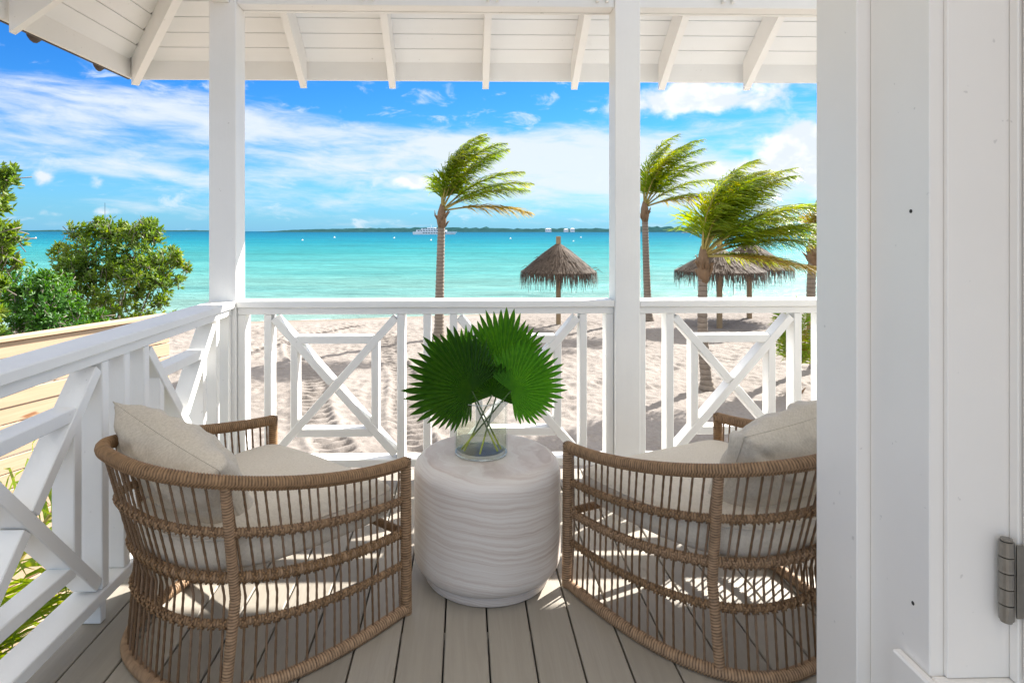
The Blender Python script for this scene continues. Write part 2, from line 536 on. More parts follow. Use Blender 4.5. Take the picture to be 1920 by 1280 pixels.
M_BARK = mat_simple('bush_bark', (.20, .17, .14), .9, .35, 9, .4)
M_POSTWOOD = mat_simple('thatch_post_wood', (.33, .23, .13), .8, .3, 9, .3)
def mat_thatch():
    m, g, b = material('dry_thatch')
    wp = world_pos(g)
    n = g.noise(wp, 7.0, 5, .75); n2 = g.noise(wp, 34.0, 3, .7)
    c = g.ramp(n * .45 + n2 * .55, [(.32, (.018, .011, .007)), (.48, (.075, .050, .034)), (.62, (.155, .110, .078)), (.78, (.34, .265, .20))])
    g.set(b.inputs['Base Color'], c); b.inputs['Roughness'].default_value = .85
    return m
M_THATCH = mat_thatch()
def mat_glass(name, ior, col):
    m, g, b = material(name)
    b.inputs['Base Color'].default_value = (*col, 1)
    b.inputs['Transmission Weight'].default_value = 1; b.inputs['Roughness'].default_value = 0
    b.inputs['IOR'].default_value = ior
    return m
def mat_thin_glass():
    m, g, b = material('clear_glass')
    lw = g.node('ShaderNodeLayerWeight'); lw.inputs['Blend'].default_value = .28
    edge = g.math('POWER', V(g, lw.outputs['Facing']), 4.0)
    tr = g.node('ShaderNodeBsdfTransparent'); g.set(tr.inputs[0], g.mix(edge, (.972, .98, .974), (.34, .40, .38)))
    gl = g.node('ShaderNodeBsdfGlossy'); gl.inputs['Roughness'].default_value = .02
    fr = g.node('ShaderNodeFresnel'); fr.inputs[0].default_value = 1.45
    mx = g.node('ShaderNodeMixShader')
    g.set(mx.inputs[0], edge * .4 + .055); g.set(mx.inputs[1], tr.outputs[0]); g.set(mx.inputs[2], gl.outputs[0])
    g.set(m.node_tree.nodes['Material Output'].inputs[0], mx.outputs[0])
    return m
M_GLASS = mat_thin_glass()
def mat_rim():
    m, g, b = material('polished_glass_edge')
    tr = g.node('ShaderNodeBsdfTransparent'); tr.inputs[0].default_value = (.80, .86, .84, 1)
    gl = g.node('ShaderNodeBsdfGlossy'); gl.inputs['Roughness'].default_value = .08
    mx = g.node('ShaderNodeMixShader'); mx.inputs[0].default_value = .45
    g.set(mx.inputs[1], tr.outputs[0]); g.set(mx.inputs[2], gl.outputs[0])
    g.set(m.node_tree.nodes['Material Output'].inputs[0], mx.outputs[0])
    return m
M_RIM = mat_rim()
def mat_vwater():
    m, g, b = material('vase_water')
    lw = g.node('ShaderNodeLayerWeight'); lw.inputs['Blend'].default_value = .35
    tr = g.node('ShaderNodeBsdfTransparent'); g.set(tr.inputs[0], g.mix(V(g, lw.outputs['Facing']), (.985, .99, .955), (.76, .82, .70)))
    gl = g.node('ShaderNodeBsdfGlossy'); gl.inputs['Roughness'].default_value = .03
    fr = g.node('ShaderNodeFresnel'); fr.inputs[0].default_value = 1.33
    mx = g.node('ShaderNodeMixShader')
    g.set(mx.inputs[0], g.math('POWER', V(g, lw.outputs['Facing']), 3.0) * .10 + .015); g.set(mx.inputs[1], tr.outputs[0]); g.set(mx.inputs[2], gl.outputs[0])
    g.set(m.node_tree.nodes['Material Output'].inputs[0], mx.outputs[0])
    return m
M_VWATER = mat_vwater()
def mat_sand():
    m, g, b = material('beach_sand')
    wp = world_pos(g); x, y, z = g.sep(wp)
    n = g.noise(wp, .55, 5, .6); n2 = g.noise(wp, 14.0, 6, .75); n3 = g.noise(wp, 60.0, 3, .7)
    f = n * .35 + n2 * .45 + n3 * .2
    c = g.ramp(f, [(.26, (.09, .072, .06)), (.38, (.185, .161, .143)), (.54, (.26, .232, .21)), (.8, (.31, .283, .26))])
    # damp sand along the water
    wet = g.smooth(z, -2.60, -2.44)
    c = g.mix(wet, (.20, .17, .135), c)
    deb = g.noise(wp, 26.0, 2, .5)
    c = g.mix(g.smooth(deb, .70, .75) * .6, c, (.09, .065, .045))
    g.set(b.inputs['Base Color'], c); b.inputs['Roughness'].default_value = .95
    b.inputs['Specular IOR Level'].default_value = .1
    g.set(b.inputs['Normal'], g.bump(n2 + n3 * .6, .6, .025))
    return m
M_SAND = mat_sand()
def mat_sea():
    m, g, b = material('shallow_sea')
    wp = world_pos(g); x, y, z = g.sep(wp)
    off = y - x * .16
    dist = g.math('LOGARITHM', g.math('MAXIMUM', off, 20.0), 10.0)     # 1.3 .. 4
    wob = (g.noise(g.combine(x * .012, y * .03, 0.0), 1.0, 5, .6) - .5) * .34
    f = (dist + wob - 1.36) / 2.0
    left = g.smooth(x + y * .30, -60.0, -10.0)
    deep = g.ramp(f, [(0.0, (.25, .29, .25)), (.10, (.125, .235, .212)), (.22, (.062, .205, .198)), (.36, (.026, .178, .192)), (.50, (.007, .135, .182)), (.66, (.002, .098, .165)), (.9, (.001, .066, .13))])
    band = g.noise(g.combine(x * .02, y * .11, 3.0), 1.0, 6, .65)
    rip = g.noise(g.combine(x * .35, y * 1.1, 7.0), 1.0, 6, .7, .5)
    rip2 = g.noise(g.combine(x * .05, y * .22, 2.0), 1.0, 6, .68, .4)
    rip3 = g.noise(g.combine(x * .012, y * .05, 11.0), 1.0, 6, .7, .5)
    c = g.mix(g.smooth(band, .45, .7) * .35, deep, (.02, .17, .19))
    hs = g.node('ShaderNodeHueSaturation', in_Color=c, in_Value=(rip - .5) * 1.3 + (rip2 - .5) * 1.1 + (rip3 - .5) * .75 + 1.0)  # wave-facet glint and shade painted into the colour as noise
    sh = y - x * .22 - 28.6 + (g.noise(g.combine(x * .5, y * .5, 1.0), 1.0, 4, .6) - .5) * 2.2
    foam = (1.0 - g.smooth(g.math('ABSOLUTE', sh), .1, .55)) * g.smooth(g.noise(wp, 3.0, 5, .7), .40, .62)
    cf = g.mix(foam * .8, hs.outputs[0], (.62, .64, .62))
    df = g.node('ShaderNodeBsdfDiffuse'); g.set(df.inputs[0], cf)
    gl = g.node('ShaderNodeBsdfGlossy'); gl.inputs['Roughness'].default_value = .22
    w1 = g.noise(g.combine(x * .9, y * 2.2, 0.0), 1.0, 6, .7, .4)
    w2 = g.noise(g.combine(x * .12, y * .35, 5.0), 1.0, 6, .65, .4)
    nb = g.bump(w1 * .35 + w2 * 1.6, .9, .5)
    g.set(gl.inputs['Normal'], nb); g.set(df.inputs['Normal'], nb)
    mx = g.node('ShaderNodeMixShader'); mx.inputs[0].default_value = .07
    g.set(mx.inputs[1], df.outputs[0]); g.set(mx.inputs[2], gl.outputs[0])
    g.set(m.node_tree.nodes['Material Output'].inputs[0], mx.outputs[0])
    return m
M_SEA = mat_sea()
M_ISLAND = mat_simple('island_scrub', (.018, .055, .060), .95, .6, .035, 0, 0.0, 0.0)
M_ROCK = mat_simple('rock', (.10, .10, .09), .9, .4, .1, .3)
M_HULL = mat_simple('hull_white', (.70, .73, .76), .35, .04, .5, 0)
M_WINDOW = mat_simple('dark_window', (.03, .05, .08), .15, .1, 1, 0)
M_BUOY = mat_simple('buoy_white', (.8, .8, .78), .5, .05, 1, 0)
M_ROOFG = mat_simple('far_roof', (.62, .63, .64), .6, .1, 1, 0)

# ------------------------------------------------------------------ terrain: sand and sea
SAND_Z, SEA_Z = H - 3.70, H - 3.95
def vnoise(x, y, seed):
    rs = np.random.RandomState(seed); T = rs.rand(256, 256)
    xi, yi = np.floor(x).astype(int), np.floor(y).astype(int)
    fx, fy = x - xi, y - yi
    fx = fx * fx * (3 - 2 * fx); fy = fy * fy * (3 - 2 * fy)
    g = lambda i, j: T[i & 255, j & 255]
    return (g(xi, yi) * (1 - fx) + g(xi + 1, yi) * fx) * (1 - fy) + (g(xi, yi + 1) * (1 - fx) + g(xi + 1, yi + 1) * fx) * fy
def shore(x): return np.clip(27 + .22 * (x + 9.3), 22, 60)
def sand_height(x, y):
    z = np.full_like(x, SAND_Z)
    z += .07 * (vnoise(x / 3.1, y / 3.1, 1) - .5) + .03 * (vnoise(x / 1.1, y / 1.1, 2) - .5) + .022 * (vnoise(x / .42 + 9, y / .42, 3) - .5) + .035 * (vnoise(x / .17, y / .17 + 4, 4) - .5) + .035 * (vnoise(x / .10 + 7, y / .10, 6) - .5)
    # crawler tracks left by a machine, running up the beach
    for (pa, pb) in (((727, 640), (800, 860)), ((556, 640), (628, 860)), ((640, 618), (470, 660))):
        A, B = on_z(*pa, SAND_Z), on_z(*pb, SAND_Z)
        xa, ya, xb, yb = A.x, A.y, B.x, B.y
        dx, dy = xb - xa, yb - ya; L = math.hypot(dx, dy); dx /= L; dy /= L
        s = (x - xa) * dx + (y - ya) * dy; q = -(x - xa) * dy + (y - ya) * dx
        q = q + .12 * np.sin(s * .9)
        along = (s > -1) & (s < L + 3)
        inside = np.exp(-(q / .30) ** 6) * along
        rid = np.clip(np.sin(2 * np.pi * (s + np.abs(q) * .35) / .30) * 1.6, -1, 1)
        z = np.where(inside > .3, SAND_Z + (z - SAND_Z) * (1 - .75 * inside), z) + inside * (-.06 + .07 * rid) + .06 * np.exp(-((np.abs(q) - .38) / .09) ** 2) * along
    d = y - shore(x)
    flat = 1 / (1 + np.exp((d + 2.0) * 1.4))
    z = SAND_Z + (z - SAND_Z) * (.12 + .88 * flat)
    z -= np.clip((d + 3.2), 0, None) * .078
    z = np.where(d > 14, np.minimum(z, SEA_Z - 1.2), z)
    return z
def build_sand():
    def axis(lo, hi, step, far_lo, far_hi):
        a = list(np.arange(lo, hi, step))
        s = step; v = lo; pre = []
        while v > far_lo: s *= 1.25; v -= s; pre.append(v)
        s = step; v = a[-1]; post = []
        while v < far_hi: s *= 1.25; v += s; post.append(v)
        return np.array(pre[::-1] + a + post)
    xs = axis(-11, 15, .055, -900, 900); ys = axis(5.0, 29, .055, -500, 60)
    X, Y = np.meshgrid(xs, ys)
    Z = sand_height(X, Y)
    rs = np.random.RandomState(5)
    dx0, dy0 = .08, .075
    for _ in range(3000):          # footprints and scuffs
        cx, cy = rs.uniform(-10, 16), rs.uniform(6, 25)
        r = rs.uniform(.07, .16); dep = rs.uniform(.010, .042)
        i0, i1 = np.searchsorted(xs, (cx - 3 * r, cx + 3 * r)); j0, j1 = np.searchsorted(ys, (cy - 3 * r, cy + 3 * r))
        if i1 <= i0 or j1 <= j0: continue
        q = ((X[j0:j1, i0:i1] - cx) ** 2 + (Y[j0:j1, i0:i1] - cy) ** 2) / r ** 2
        Z[j0:j1, i0:i1] += dep * (-np.exp(-q * 1.6) + .55 * np.exp(-(np.sqrt(q) - 1.45) ** 2 * 5))
    n, m = X.shape
    vs = np.stack([X, Y, Z], -1).reshape(-1, 3)
    i, j = np.meshgrid(np.arange(n - 1), np.arange(m - 1), indexing='ij')
    fs = np.stack([i * m + j, i * m + j + 1, (i + 1) * m + j + 1, (i + 1) * m + j], -1).reshape(-1, 4)
    o = link('sand', mk_mesh('sand', vs, fs, M_SAND, True)); o['kind'] = 'structure'
build_sand()
def build_sea():
    ys = [16.0, 30, 60, 140, 400, 1200, 4000, 12000, 45000]
    xs = [-60000, -9000, -1200, -150, 0, 150, 1200, 9000, 60000]
    vs = [(x, y, SEA_Z) for y in ys for x in xs]; m = len(xs)
    fs = [(i * m + j, i * m + j + 1, (i + 1) * m + j + 1, (i + 1) * m + j) for i in range(len(ys) - 1) for j in range(m - 1)]
    o = link('sea', mk_mesh('sea', vs, fs, M_SEA, True)); o['kind'] = 'structure'
build_sea()
def build_island(name, px0, px1, Y, hfun, depth, seed):
    mb = MB(); n = 220; rings = 7
    rs = random.Random(seed)
    bumps = [(rs.uniform(0, 1), rs.uniform(.01, .05), rs.uniform(.1, .6)) for _ in range(40)]
    fine = [[rs.uniform(.8, 1.2) for _ in range(rings)] for _ in range(n + 1)]
    vs, fs = [], []
    for i in range(n + 1):
        u = i / n; p = at_y(px0 + (px1 - px0) * u, CY, Y)
        h = hfun(u) * (.72 + sum(a * math.exp(-((u - c) / w) ** 2) for c, w, a in bumps) * .28)
        for k in range(rings):
            t = k / (rings - 1)
            z = SEA_Z - .3 + h * math.sin(math.pi * t) ** .7 * (fine[i][k] if 0 < k < rings - 1 else 0) if 0 < k < rings - 1 else SEA_Z - .3
            vs.append((p.x, Y + t * depth, z))
    for i in range(n):
        for k in range(rings - 1):
            a = i * rings + k
            fs.append((a, a + rings, a + rings + 1, a + 1))
    mb.add(vs, fs)
    o = mb.build(name, M_ISLAND, None, True); o['kind'] = 'structure'
taper = lambda u: min(1, u / .12) ** .7 * min(1, (1 - u) / .03 + .2)
build_island('island', 470, 1950, 2600, lambda u: 20 * taper(u), 260, 3)
build_island('distant_shore', -700, 462, 5200, lambda u: (11 + 3 * u) * min(1, (1 - u) / .05), 300, 9)
def build_islet():
    mb = MB(); c = at_y(1292, CY, 1500)
    vs, fs = [], []; n, k = 24, 5
    for j in range(k):
        for i in range(n):
            th = 2 * math.pi * i / n; t = j / (k - 1)
            rr = (1 - t * .75) * (1 + .2 * math.sin(3 * th + j))
            vs.append((c.x + 19 * rr * math.cos(th), c.y + 9 * rr * math.sin(th), SEA_Z - .2 + 3.0 * t ** .8))
    for j in range(k - 1):
        for i in range(n):
            fs.append((j * n + i, j * n + (i + 1) % n, (j + 1) * n + (i + 1) % n, (j + 1) * n + i))
    fs.append(tuple(range((k - 1) * n, k * n)))
    mb.add(vs, fs); o = mb.build('rocky_islet', M_ROCK); o['kind'] = 'structure'
build_islet()

# ------------------------------------------------------------------ deck
PITCH = .1446
RX, RY = -1.213, 3.289            # inner face of left rail / inner face of front rail
def build_deck():
    root = empty('deck', (0, 1.5, 0)); root['kind'] = 'structure'
    x = -.065 - PITCH * 9
    i = 0
    board = None
    while x < 4.2:
        x0, x1 = x + .0028, x + PITCH - .0028
        if x0 < -1.375: x0 = -1.375
        if board is None or abs((x1 - x0) - .139) > .002:
            mb = MB().box(-(x1 - x0) / 2, (x1 - x0) / 2, -2.2, 1.97, -.027, 0, .003)
            b = mb.build('deck_board', M_DECK, root)
            if abs((x1 - x0) - .139) < .002: board = b
        else:
            b = link('deck_board', board.data, root)
        b.location = ((x0 + x1) / 2, 0, 0)
        x += PITCH; i += 1
    for y in (-1.3, -.6, .1, .59, 1.2, 1.85):
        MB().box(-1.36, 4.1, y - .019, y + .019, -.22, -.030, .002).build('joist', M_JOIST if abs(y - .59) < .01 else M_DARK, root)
    MB().box(-1.36, 4.2, -2.2, 1.90, -.30, -.235, .002).build('gap_shade_slab', M_DARK, root)  # dark slab added so the gaps between boards look shaded
    MB().box(-1.40, 4.2, 1.985, 2.02, -.30, -.03, .003).build('rim_board', M_PAINT, root)
    MB().box(-1.415, -1.380, -2.2, 1.98, -.30, -.03, .003).build('rim_board', M_PAINT, root)
    for (px, py) in ((-1.28, 1.83), (2.6, 1.83), (-1.28, -1.9)):
        MB().box(px - .09, px + .09, py - .09, py + .09, SAND_Z - 1.5 if False else SAND_Z - .4, -.305, .005).build('pier', M_PAINT, root)
build_deck()

# ------------------------------------------------------------------ porch posts
def post(name, x0, x1, y0, y1, label):
    r = empty(name, ((x0 + x1) / 2, (y0 + y1) / 2, 0))
    hw, hd = (x1 - x0) / 2, (y1 - y0) / 2
    MB().box(-hw, hw, -hd, hd, .002, 2.95, .004).build('shaft', M_PAINT, r)
    tag(r, label, 'post', 'square posts holding up the porch roof')
    return r
PX0, PX1 = .814, .951
post('porch_post', -1.355, RX, RY, RY + .14, 'square white porch post at the corner where the two railings meet')
post('porch_post', PX0, PX1, RY - .002, RY + .138, 'square white porch post between the two front railing sections')
post('porch_post', PX1 + 2.03, PX1 + 2.17, RY - .002, RY + .138, 'square white porch post out of sight behind the door frame')

# ------------------------------------------------------------------ railings
def railing(label, O, D, Nn, L, mirror=False, lay=None):
    """O: inner corner at deck level, D: along, Nn: outward; depth .14 cap"""
    O, D, Nn = Vector(O), Vector(D), Vector(Nn); U = Vector((0, 0, 1))
    r = empty('porch_railing', O + D * L / 2)
    def place(mb, name):
        o = mb.build(name, M_PAINT, r); o.location = -(O + D * L / 2)
        return o
    def seg(a, b, z0, z1, n0, n1, bev=.003):
        return MB().obox(O + D * (a + b) / 2 + Nn * (n0 + n1) / 2 + U * (z0 + z1) / 2, D, Nn, U, abs(b - a) / 2, (n1 - n0) / 2, (z1 - z0) / 2, bev)
    e = .0015
    place(seg(e, L - e, .9375, .973, .0, .14, .004), 'top_rail')
    place(seg(e, L - e, .900, .936, .018, .112), 'sub_rail')
    place(seg(e, L - e, .080, .121, .014, .116), 'bottom_rail')
    bal, panels = lay
    for k, (a, b) in enumerate(bal):
        z0 = .122
        place(seg(max(a, e), min(b, L - e), z0, .899, .022, .110), 'baluster')
    for a in (bal[0], bal[len(bal) // 2], bal[-1]):
        place(seg(max(a[0], e) + .004, min(a[1], L - e) - .004, .0015, .079, .03, .10), 'foot')
    for (a, b) in panels:
        z0, z1 = .122, .899
        mid = (a + b) / 2; zm = (z0 + z1) / 2
        cN = .066
        P = lambda s, z, n=cN: O + D * s + Nn * n + U * z
        ins = .021
        q0, q1 = P(a + ins * .5, z0 + ins), P(b - ins * .5, z1 - ins)
        place(MB().bar(q0, q1, Nn, .042, .084), 'brace')
        d = (P(b - ins * .5, z0 + ins) - P(a + ins * .5, z1 - ins))
        p0, p1 = P(a + ins * .5, z1 - ins), P(b - ins * .5, z0 + ins)
        c = (p0 + p1) / 2; u = d.normalized()
        place(MB().bar(p0, c - u * .024, Nn, .042, .081), 'brace')
        place(MB().bar(c + u * .024, p1, Nn, .042, .081), 'brace')
        hs, hz = (b - a) / 2 * .645, (z1 - z0) / 2 * .645
        w = .021
        for sg in (1, -1):
            place(MB().bar(P(mid - hs + .012, zm + sg * hz), P(mid + hs - .012, zm + sg * hz), Nn, .042, .076), 'cross_bar')
            place(MB().bar(P(mid + sg * hs, zm - hz + .012), P(mid + sg * hs, zm + hz - .012), Nn, .040, .073), 'upright')
    tag(r, label, 'railing', 'white porch railings with crossed panels')
    return r
LAY = ([(0, .042), (.141, .180), (.852, .894), (.993, 1.035), (1.135, 1.177), (1.840, 1.880), (1.983, 2.025)], [(.180, .852), (1.177, 1.840)])
railing('white crossed panel railing behind the stone table, between corner post and middle post', (RX, RY, 0), (1, 0, 0), (0, 1, 0), PX0 - RX, lay=LAY)
LAY2 = ([(0, .036), (.150, .190), (.853, .895), (.993, 1.035), (1.135, 1.177), (1.840, 1.880), (1.983, 2.028)], LAY[1][:1] and [(.190, .853), (1.177, 1.840)])
railing('white crossed panel railing right of the middle post, behind the right armchair', (PX1, RY, 0), (1, 0, 0), (0, 1, 0), 2.03, lay=LAY2)
LAYL = ([(0, .036), (.155, .195), (.848, .888), (.987, 1.027), (1.122, 1.162), (1.835, 1.875), (1.985, 2.027), (2.12, 2.16), (2.86, 2.90)], [(.195, .848), (1.162, 1.835), (2.16, 2.86)])
railing('white side railing on the left running toward the viewer beside the left armchair', (RX - .001, RY - .001, 0), (0, -1, 0), (-1, 0, 0), 3.2, lay=LAYL)

# ------------------------------------------------------------------ roof
EY, EX = 4.44, -2.365            # inner faces of the fascia boards
S = .72; CZ = 2.56; BW = .1
def build_roof():
    r = empty('porch_roof', (0, 3.3, 2.5))
    off = Vector((0, -3.3, -2.5))
    def put(mb, name, mat=M_PAINT):
        o = mb.build(name, mat, r); o.location = off; return o
    ang = math.atan(S); ca, sa = math.cos(ang), math.sin(ang)
    XR = 5.0
    # ceiling boards, front slope (normal up/front) and left slope
    wlen = BW / ca
    for k in range(15):
        r0 = BW * k
        rm = r0 + BW / 2
        x0 = EX + rm + .002
        n = Vector((0, sa, ca)); d = Vector((0, -ca, sa))
        c = Vector(((x0 + XR) / 2, EY - rm, CZ + S * rm)) + n * .009
        put(MB().obox(c, (1, 0, 0), d, n, (XR - x0) / 2, wlen / 2 - .0016, .009, .0035), 'ceiling_board', M_CEIL)
        y1 = EY - rm - .002
        n = Vector((-sa, 0, ca)); d = Vector((ca, 0, sa))
        c = Vector((EX + rm, (y1 - 1.0) / 2, CZ + S * rm)) + n * .009
        put(MB().obox(c, (0, 1, 0), d, n, (y1 + 1.0) / 2, wlen / 2 - .0016, .009, .0035), 'ceiling_board', M_CEIL)
    # roof deck above the boards, stopped short to let fill light in
    T = 2.2; t0 = -.14
    mb = MB(); up = .030
    def pt(x, y, rr): return (x, y, CZ + S * rr + up)
    A = [pt(EX + t0, EY - t0, t0), pt(XR, EY - t0, t0), pt(XR, EY - T, T), pt(EX + T, EY - T, T)]
    B = [pt(EX + t0, EY - t0, t0), pt(EX + T, EY - T, T), pt(EX + T, -1.0, T), pt(EX + t0, -1.0, t0)]
    vs = A + [(x, y, z + .05) for x, y, z in A]
    fs = [(0, 1, 2, 3), (7, 6, 5, 4), (0, 4, 5, 1), (1, 5, 6, 2), (2, 6, 7, 3), (3, 7, 4, 0)]
    mb.add(vs, fs)
    vs = B + [(x, y, z + .05) for x, y, z in B]
    mb.add(vs, fs)
    put(mb, 'roof_deck', M_TILE)
    # fascia boards
    put(MB().box(EX - .022, XR, EY, EY + .022, 2.433, CZ + .012, .002), 'fascia_board')
    put(MB().box(EX - .022, EX, -1.0, EY - .001, 2.433, CZ + .012, .002), 'fascia_board')
    put(MB().box(EX - .03, XR, EY + .0225, EY + .034, 2.437, CZ + .03, .001), 'drip_edge', M_TILE)
    put(MB().box(EX - .036, EX - .0225, -1.0, EY - .002, 2.429, CZ + .03, .001), 'drip_edge', M_TILE)
    # rafters
    def rafter(p_low, p_high, w, h):     # points on the ceiling line, plumb cut
        p, q = Vector(p_low), Vector(p_high)
        dd = (q - p); hor = Vector((dd.x, dd.y, 0)).normalized(); side = hor.cross(Vector((0, 0, 1))) * (w / 2)
        vs = []
        for e in (p, q):
            for s_ in (-1, 1):
                for dz in (-h, -.002):
                    vs.append(e + side * s_ + Vector((0, 0, dz)))
        fs = [(0, 1, 3, 2), (4, 6, 7, 5), (0, 4, 5, 1), (2, 3, 7, 6), (0, 2, 6, 4), (1, 5, 7, 3)]
        m = MB(); m.add(vs, fs)
        return put(m, 'rafter')
    lo, hi = .03, 2.1
    for x in (-1.145, -.512, .155, .795, 1.43, 2.05, 2.68, 3.31, 3.95):
        h2 = min(hi, x - EX - .06)
        rafter((x, EY - lo, CZ + S * lo), (x, EY - h2, CZ + S * h2), .046, .215)
    for y in (3.225, 2.02, .8, -.4):
        h2 = min(hi, EY - y - .06)
        rafter((EX + lo, y, CZ + S * lo), (EX + h2, y, CZ + S * h2), .046, .215)
    m = rafter((EX + lo, EY - lo, CZ + S * lo), (EX + 2.15, EY - 2.15, CZ + S * 2.15), .05, .20); m.name = 'hip_rafter'
    # header beam, doubled, between the posts
    by0, by1 = RY + .012, RY + .10
    for (a, b) in ((RX + .001, PX0 - .001), (PX1 + .001, PX1 + 2.029)):
        put(MB().box(a, b, by0, by1, 2.556, 2.79, .003), 'header_beam')
        put(MB().box(a, b, by1 + .002, by1 + .022, 2.550, 2.72, .002), 'header_trim')
    put(MB().box(-1.33, -1.245, -1.0, RY - .002, 2.558, 2.79, .003), 'header_beam')
    for x in (-.512, .155, .795 - .05, 1.43, 2.05):
        for s_ in (-.026, .026):
            put(MB().box(x + s_ - .0075 + .0, x + s_ + .0075, by0 - .03, by0 - .001, 2.578, 2.72, .001), 'rafter_tie')
    # barrel tiles along the left eave
    me = None
    for k in range(6):
        y = EY - .13 - .64 * k
        mb = MB(); n = 9; vs = []; L0, L1 = -.15, .03
        for t in (L0, L1):
            for ro in (.078, .064):
                for i in range(n):
                    th = math.pi * i / (n - 1)
                    vs.append((t, math.cos(th) * ro, S * t - math.sin(th) * ro))
        fs = []
        for i in range(n - 1):
            fs += [(i, i + 1, 2 * n + i + 1, 2 * n + i), (n + i + 1, n + i, 3 * n + i, 3 * n + i + 1), (i + 1, i, n + i, n + i + 1), (2 * n + i, 2 * n + i + 1, 3 * n + i + 1, 3 * n + i)]
        if me is None:
            mb.add(vs, fs); me = mk_mesh('roof_tile', mb.v, mb.f, M_TILE, True)
        o = link('roof_tile', me, r); o.location = off + Vector((EX - .02, y, CZ + .080))
    tag(r, 'white timber porch roof overhead with exposed rafters and plank ceiling', 'roof')
build_roof()

# ------------------------------------------------------------------ door frame on the right
def build_door():
    Y2 = 1.40
    X = lambda px, y: at_y(px, 640, y).x
    xa = X(1607, Y2); Y1 = Y2 * (ray(1607, 640).x / ray(1607, 640).y) / (ray(1530, 640).x / ray(1530, 640).y)
    xc = X(1631, Y2); Y3 = Y2 * (ray(1631, 640).x / ray(1631, 640).y) / (ray(1743, 640).x / ray(1743, 640).y)
    xd = X(1768, Y3); Y4 = Y3 - .012
    xf = X(1891, Y4); Y5 = Y4 * (ray(1891, 640).x / ray(1891, 640).y) / (ray(1909, 640).x / ray(1909, 640).y)
    zs = .452
    w = empty('house_wall', (3.0, (Y1 + Y2) / 2, 0))
    MB().box(xa + .16 - 3.0, 2.5, (Y2 - Y1) / 2 + .03, (Y1 - Y2) / 2 - .03, .002, 3.0, .002).build('wall_face', M_PAINT, w)
    tag(w, 'white house wall continuing behind the door frame at the right edge', 'wall')
    r = empty('door_frame', (xa, Y2, 0))
    off = Vector((-xa, -Y2, 0))
    def put(mb, name, mat=M_DOOR):
        o = mb.build(name, mat, r); o.location = off; return o
    put(MB().box(xa, xa + .158, Y2, Y1, .0025, 2.9, .003), 'casing')
    put(MB().box(xc, xc + .30, Y3, Y2 - .0015, .0025, 2.9, .002), 'jamb')
    put(MB().box(xc + .012, xc + .02, Y3 + .05, Y3 + .056, zs + .02, 2.9, .001) if False else MB().box(xd, xd + .3, Y4, Y3 - .001, zs, 2.9, .0015), 'door_stop')
    put(MB().box(xf, xf + .2, Y5, Y4 - .001, zs, 2.9, .0015), 'inner_jamb')
    q = ray(1690, 640); ys = xc * q.y / q.x
    put(MB().box(xc - .022, xc - .0012, Y5 - .25, ys, .0025, zs, .004), 'sill_edge')
    put(MB().box(xc + .0, xc + .6, Y5 - .25, Y3 - .0015, .0025, zs - .0015, .003), 'sill')
    for (px, py) in ((1708, 396), (1712, 1130)):
        d = ray(px, py); t = xc / d.x
        c = Vector((xc, d.y * t, H + d.z * t))
        put(MB().tube([c + Vector((-.0006, 0, 0)), c + Vector((.001, 0, 0))], .0042, 10), 'screw_hole', M_DARK)
    tag(r, 'stepped white door frame filling the right edge of the view', 'door frame')
    # the open door leaf with its hinge
    x0 = X(1911, Y5)
    d = empty('door', (x0, Y5, zs))
    MB().box(.002, .042, -.92, -.004, .012, 2.5, .003).build('door_leaf', M_DOOR, d)
    hz = (at_y(1890, 1090, Y5 - .005).z - zs)
    hg = MB()
    kc = at_y(1887, 1090, Y4 - .02)
    kx, ky = kc.x - x0, kc.y - Y5
    hh = .078
    for i in range(5):
        za, zb = hz - hh + i * hh * .4 + .001, hz - hh + (i + 1) * hh * .4 - .001
        hg.tube([(kx, ky, za), (kx, ky, zb)], .0125, 16)
    hg.tube([(kx, ky, hz - hh - .004), (kx, ky, hz - hh)], .010, 12); hg.tube([(kx, ky, hz + hh), (kx, ky, hz + hh + .004)], .010, 12)
    hg.box(kx + .013, kx + .035, ky - .010, ky - .006, hz - hh * .92, hz + hh * .92, .0008)
    h_ = hg.build('hinge', M_METAL, d, False)
    tag(d, 'white door leaf folded open at the far right edge with metal hinge', 'door')
build_door()

# ------------------------------------------------------------------ armchairs
CH = dict(wT=.401, dT=.791, pT=2.626, wB=.405, dB=.715, pB=2.713, zf=.53, zb=.682)
def chair_ring(u, n=321):
    """closed-back plan curve at height fraction u (0 bottom, 1 top); local: x across, y forward"""
    ph = np.linspace(-np.pi / 2, np.pi / 2, n)
    k = np.clip((u - .42) / .58, 0, 1)
    low = np.clip(u / .42, 0, 1)
    w0 = CH['wB'] - .012 * low; d0 = CH['dB'] - .022 * low
    w = w0 + (CH['wT'] - w0) * k; d = d0 + (CH['dT'] - d0) * k; p = 2.66
    t = w * np.sign(np.sin(ph)) * np.abs(np.sin(ph)) ** (2 / p); m = -d * np.abs(np.cos(ph)) ** (2 / p)
    top = CH['zf'] + (CH['zb'] - CH['zf']) * np.clip(-m / d, 0, 1) ** 1.5
    z = .018 + (top - .018) * u
    P = np.stack([t, m, z], 1)
    Q, s = resample(P, .004)
    return Q, s
def chair_pt(u, frac):
    Q, s = chair_ring(u)
    q = frac * s[-1]
    return np.array([np.interp(q, s, Q[:, k]) for k in range(3)])
BANDS = (.30, .515, .745)
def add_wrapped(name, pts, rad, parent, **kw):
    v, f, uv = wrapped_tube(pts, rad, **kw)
    return link(name, mk_mesh(name, v, f, M_ROPE, True, uv), parent)
